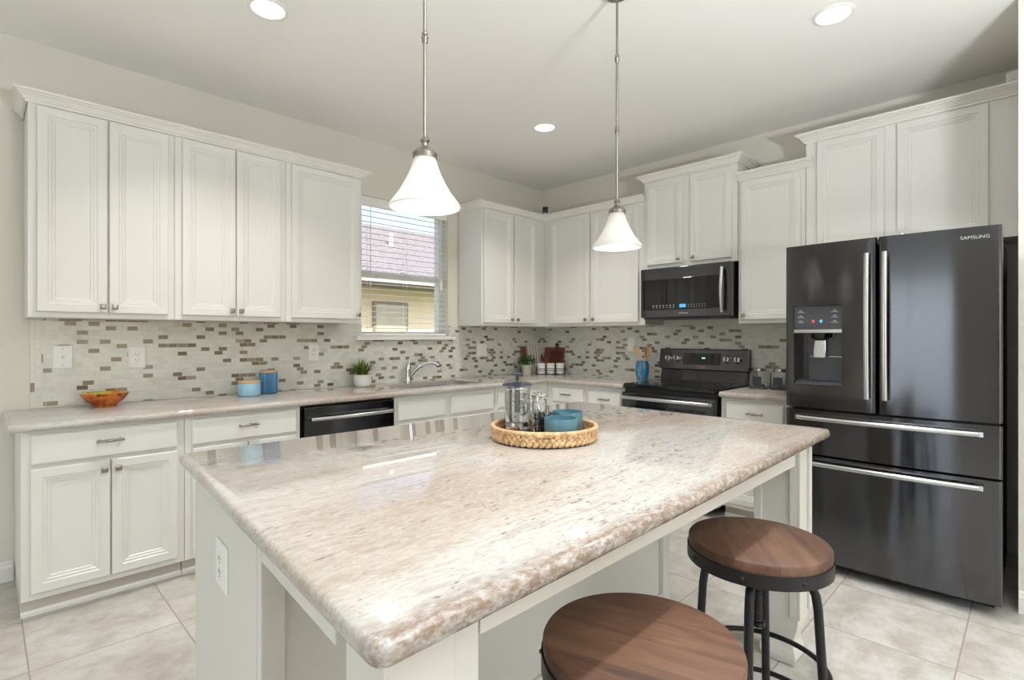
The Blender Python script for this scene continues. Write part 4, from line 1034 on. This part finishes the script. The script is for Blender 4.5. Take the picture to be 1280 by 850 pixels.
# ---- glass jars
def jar_shell(r, h, neck=None, t=0.003):
    n = neck or r - 0.006
    outer = [(r - 0.004, 0.0), (r, 0.005), (r, h - 0.022), (r - 0.003, h - 0.012), (n, h - 0.006), (n, h)]
    inner = [(max(q - t, 0.001), max(z, 0.005) if i else 0.005) for i, (q, z) in enumerate(outer)]
    return [(0.0005, 0.0)] + outer + list(reversed(inner)) + [(0.0005, 0.005)]
M_pasta = mat('pale_pasta', (206, 168, 120), 0.6)
M_label = mat('chalkboard_label', (46, 52, 62), 0.6)
def square_jar(label, x, y):
    t = thing('storage_jar', label, 'jar', (x, y, ZC), RZ, 'glass storage jars right of the range')
    s = 0.058; hh = 0.130
    def loop(a, z, r=0.016): return [(p[0], p[1], z) for p in rrect(-a, a, -a, a, min(r, a * 0.9))]
    L = [loop(s - 0.004, 0.0), loop(s, 0.006), loop(s, hh - 0.02), loop(s - 0.006, hh - 0.006), loop(s - 0.012, hh),
         loop(s - 0.016, hh), loop(s - 0.010, hh - 0.010), loop(s - 0.004, hh - 0.022), loop(s - 0.004, 0.010), loop(s - 0.010, 0.006)]
    MB().rings(L).build('glass_body', M_glassclear, t, smooth=SM)
    m = MB(); rnd = random.Random(int(-y * 100))
    for i in range(46):
        c = (rnd.uniform(-0.040, 0.040), rnd.uniform(-0.040, 0.040), rnd.uniform(0.013, 0.040)); m.ball(c, (0.010, 0.007, 0.005), 8, 5)
    o = m.build('contents', M_pasta, t, smooth=SM); o['kind'] = 'stuff'
    MB().box(-0.032, 0.032, -s - 0.0012, -s - 0.0004, 0.030, 0.092).build('label', M_label, t)
    lid = MB().lathe([(0.044, hh + 0.0004), (0.047, hh + 0.003), (0.047, hh + 0.018), (0.041, hh + 0.023)], (0, 0, 0), 36).build('lid', M_handle, t, smooth=SM)
    m = MB().tube([(-0.052, 0, hh + 0.004), (-0.056, 0, hh - 0.03), (-0.0605, 0, hh - 0.045)], 0.002, 8); m.build('clamp_wire', M_nickel, t)
    return t
square_jar('square glass jar with a dark label, beside the range', -0.215, -2.352)
square_jar('square glass jar with a dark label, beside the refrigerator', -0.200, -2.492)

# ---- tray on the island
def wicker():
    m = mat('woven_hyacinth', (205, 165, 115), 0.7); t = NT(m)
    n = t.noise(t.coords((1, 1, 1)), 70, 5, 0.65); n2 = t.noise(t.coords(), 14, 3)
    c = t.ramp(n, [(0.28, (128, 92, 58)), (0.5, (204, 168, 124)), (0.7, (230, 204, 164))]); c = t.mix(t.ramp(n2, [(0.45, (0, 0, 0)), (0.7, (150, 150, 150))]), c, lin((170, 122, 78)))
    t.color(c); t.bump(n, 0.4, 0.003); return m
M_wick = wicker()
TX, TY = -2.784, -2.484
tr = thing('wicker_tray', 'round woven wicker tray in the middle of the island', 'tray', (TX, TY, ZC))
m = MB(); R0 = 0.196
SLOT = math.radians(222)
def near_slot(a, w=0.13):
    d = (a - SLOT + PI) % (2 * PI) - PI; e = (a - SLOT - PI + PI) % (2 * PI) - PI
    return abs(d) < w or abs(e) < w
NB = 54
for row, z in enumerate((0.0145, 0.027)):
    for k in range(NB):
        a = 2 * PI * (k + 0.5 * row) / NB
        st = len(m.v); m.ball((0, 0, 0), (0.0150, 0.0080, 0.0095), 10, 7)
        m.xf(Matrix.Translation(((R0 - 0.004) * math.cos(a), (R0 - 0.004) * math.sin(a), z)) @ Matrix.Rotation(a + PI / 2, 4, 'Z') @ Matrix.Rotation(0.75 if row % 2 else -0.75, 4, 'Y'), st)
for k in range(NB):
    a = 2 * PI * (k + 0.25) / NB
    if near_slot(a): continue
    st = len(m.v); m.ball((0, 0, 0), (0.0150, 0.0080, 0.0095), 10, 7)
    m.xf(Matrix.Translation(((R0 - 0.002) * math.cos(a), (R0 - 0.002) * math.sin(a), 0.040)) @ Matrix.Rotation(a + PI / 2, 4, 'Z') @ Matrix.Rotation(-0.75, 4, 'Y'), st)
m.build('woven_side', M_wick, tr, smooth=SM)
pts = [((R0 - 0.001) * math.cos(2 * PI * k / 96), (R0 - 0.001) * math.sin(2 * PI * k / 96), 0.050) for k in range(96)]
MB().tube(pts, 0.0085, 10, closed=True).build('rim', M_wick, tr, smooth=SM)
m = MB()
for k in range(9):
    rr = 0.018 + k * 0.020; m.tube([(rr * math.cos(2 * PI * j / 64), rr * math.sin(2 * PI * j / 64), 0.0095) for j in range(64)], 0.0108 * 0.85, 8, closed=True, flat=0.55)
m.lathe([(0.0, 0.0035), (0.186, 0.0035), (0.186, 0.007), (0.0, 0.007)], (0, 0, 0), 64, cap0=False, cap1=False); m.build('woven_base', M_wick, tr, smooth=SM)
for s0 in (SLOT, SLOT + PI):
    m = MB(); Q = [((R0 + 0.002) * math.cos(s0 + t_ * 0.13), (R0 + 0.002) * math.sin(s0 + t_ * 0.13), 0.049) for t_ in [k / 8 - 1 for k in range(17)]]
    m.tube(Q, 0.0105, 10); m.build('handle', M_wick, tr, smooth=SM)
ZT = ZC + 0.0150

fp = thing('french_press', 'glass french press with a dark lid on the left of the tray', 'coffee press', (-2.835, -2.392, ZT))
MB().lathe([(0.050, 0.0), (0.052, 0.002), (0.052, 0.012), (0.049, 0.016)], (0, 0, 0), 40).build('base', M_iron, fp, smooth=SM)
g = [(0.0005, 0.0165), (0.046, 0.0165), (0.049, 0.020), (0.049, 0.176), (0.051, 0.184), (0.0485, 0.184), (0.0465, 0.176), (0.0465, 0.022), (0.0005, 0.0195)]
MB().lathe(g, (0, 0, 0), 48, cap0=False, cap1=False).build('carafe', M_glassclear, fp, smooth=0.9)
pl = MB().lathe([(0.0455, 0.030), (0.0457, 0.034), (0.0457, 0.044), (0.040, 0.048), (0.006, 0.050)], (0, 0, 0), 36).build('plunger', M_steel, fp, smooth=SM)
MB().lathe([(0.003, 0.0502), (0.003, 0.215)], (0, 0, 0), 10).build('plunger_rod', M_steel, pl)
MB().lathe([(0.010, 0.085), (0.010, 0.182)], (0, 0, 0), 14).build('rod_sleeve', mat('sleeve_grey', (120, 122, 124), 0.3, 0.6), pl, smooth=SM)
M_lid = mat('navy_black_plastic', (44, 48, 62), 0.28)
MB().lathe([(0.047, 0.1845), (0.058, 0.1852), (0.058, 0.189), (0.044, 0.196), (0.012, 0.199)], (0, 0, 0), 40).build('lid', M_lid, fp, smooth=SM)
MB().lathe([(0.005, 0.2), (0.005, 0.222), (0.022, 0.2235), (0.023, 0.228), (0.018, 0.2305)], (0, 0, 0), 28).build('plunger_knob', M_lid, fp, smooth=SM)
m = MB().tube([(0.049, 0.0, 0.168), (0.085, 0.0, 0.168), (0.095, 0.0, 0.150), (0.092, 0, 0.07), (0.080, 0, 0.045), (0.049, 0, 0.045)], 0.006, 10)
o = m.build('handle', M_lid, fp, smooth=SM); o.rotation_euler = (0, 0, math.radians(62))
def frame_strap(a):
    return [(0.0505 * math.cos(a), 0.0505 * math.sin(a), 0.016), (0.0505 * math.cos(a), 0.0505 * math.sin(a), 0.17)]
m = MB()
for z in (0.174,): m.tube([(0.0505 * math.cos(2 * PI * k / 40), 0.0505 * math.sin(2 * PI * k / 40), z) for k in range(40)], 0.0016, 8, closed=True)
m.build('wire_frame', M_chrome, fp, smooth=SM)
M_coffee = mat('coffee_beans', (46, 30, 24), 0.45)
def clamp_jar(label, x, y, r, h, beans):
    t = thing('clamp_jar', label, 'jar', (x, y, ZT))
    MB().lathe(jar_shell(r, h, r - 0.004, 0.0025), (0, 0, 0), 40, cap0=False, cap1=False).build('glass_body', M_glassclear, t, smooth=0.9)
    lid = MB().lathe([(0.0005, h + 0.001), (r - 0.001, h + 0.001), (r, h + 0.004), (r, h + 0.014), (r - 0.006, h + 0.020), (0.0005, h + 0.022)], (0, 0, 0), 40, cap0=False, cap1=False).build('lid', M_glassclear, t, smooth=0.9)
    m = MB(); 
    for z in (h - 0.009, h + 0.009): m.tube([((r + 0.0016) * math.cos(2 * PI * k / 40), (r + 0.0016) * math.sin(2 * PI * k / 40), z) for k in range(40)], 0.0012, 8, closed=True)
    a = math.radians(228)
    q = [Vector(((r + 0.002) * math.cos(a + s), (r + 0.002) * math.sin(a + s), z)) for s, z in ((-0.35, h + 0.009), (-0.3, h - 0.02), (-0.12, h - 0.042), (0.12, h - 0.042), (0.3, h - 0.02), (0.35, h + 0.009))]
    m.tube(q, 0.0013, 8); m.build('clamp_wire', M_chrome, t)
    if beans:
        rnd = random.Random(9); m = MB(); R_ = r - 0.0075; top = h * 0.60
        for i in range(260):
            rr = R_ * math.sqrt(rnd.random()); an = rnd.uniform(0, 2 * PI); st = len(m.v); m.ball((0, 0, 0), (0.0055, 0.004, 0.003), 8, 5)
            m.xf(Matrix.Translation((rr * math.cos(an), rr * math.sin(an), rnd.uniform(0.009, top))) @ Matrix.Rotation(rnd.uniform(0, 3), 4, 'Z') @ Matrix.Rotation(rnd.uniform(0, 3), 4, 'X'), st)
        o = m.build('coffee_beans', M_coffee, t, smooth=SM); o['kind'] = 'stuff'
    return t
clamp_jar('glass clamp jar of dark coffee beans beside the french press', -2.803, -2.478, 0.028, 0.140, True)
clamp_jar('empty glass clamp jar standing behind the french press', -2.736, -2.360, 0.043, 0.110, False)
M_mug = mat('teal_blue_glaze', (80, 120, 134), 0.3)
def mug(label, x, y, rz):
    t = thing('mug', label, 'mug', (x, y, ZT), rz, 'wide teal mugs on the tray')
    P = [(0.046, 0.0), (0.050, 0.003), (0.057, 0.014), (0.060, 0.035), (0.0605, 0.075), (0.0600, 0.0785), (0.0570, 0.0785), (0.0565, 0.070), (0.055, 0.030), (0.046, 0.008), (0.0, 0.006)]
    MB().lathe(P, (0, 0, 0), 48, cap1=False).build('body', M_mug, t, smooth=0.9)
    MB().tube([(0.058, 0, 0.064), (0.078, 0, 0.064), (0.087, 0, 0.052), (0.086, 0, 0.034), (0.076, 0, 0.022), (0.0575, 0, 0.020)], 0.0058, 10, flat=1.3).build('handle', M_mug, t, smooth=SM)
    return t
mug('wide teal mug at the front of the tray', -2.812, -2.590, math.radians(35))
mug('wide teal mug at the right of the tray, behind the front one', -2.668, -2.503, math.radians(100))

# ------------------------------------------------------------------ outside the window: the neighbour's house
def roof_mat():
    m = mat('grey_shingle', (150, 146, 150), 0.9); t = NT(m)
    n = t.noise(t.coords((1, 3, 3)), 14, 4, 0.7); x, y, z = t.sep(t.coords())
    c = t.ramp(n, [(0.3, (98, 92, 94)), (0.5, (124, 118, 120)), (0.7, (150, 144, 146))])
    row = t.math('LESS_THAN', t.math('FRACT', t.math('MULTIPLY', y, 7.0)), 0.12); t.color(t.mix(t.math('MULTIPLY', row, 0.5), c, lin((90, 84, 86)))); return m
nh = thing('neighbor_house', 'tan stucco house with grey shingle roof seen through the window', 'house', (1.0, 4.2, -0.3))
m = MB().box(-7, 7, 0, 4.6, 0, 2.42); m.build('wall', wall_paint('tan_stucco', (246, 222, 184)), nh)
m = MB().rings([[(x, -0.62, 2.47), (x, 2.3, 4.02), (x, 5.2, 2.47), (x, 5.2, 2.42), (x, -0.62, 2.42)] for x in (-7.5, 7.5)]); rf = m.build('roof', roof_mat(), nh)
MB().tube([(0.45, 1.1, 3.30), (0.45, 1.1, 3.62)], 0.045, 14).build('vent_pipe', M_trim, rf)
MB().box(-7.5, 7.5, -0.66, -0.621, 2.44, 2.555).build('gutter', M_trim, rf, bevel=0.01)
wf = MB().box(-0.60, 0.10, -0.03, -0.001, 0.95, 2.18).build('window', mat('taupe_window_frame', (150, 132, 110), 0.6), nh, bevel=0.004)
MB().box(-0.55, 0.05, -0.036, -0.031, 1.0, 2.13).build('pane', mat('curtained_glass', (186, 172, 150), 0.15), wf)
struct(MB().box(-12, 12, 0.17, 20, -0.42, -0.31).build('ground_outside', mat('lawn', (96, 116, 66), 0.9)))
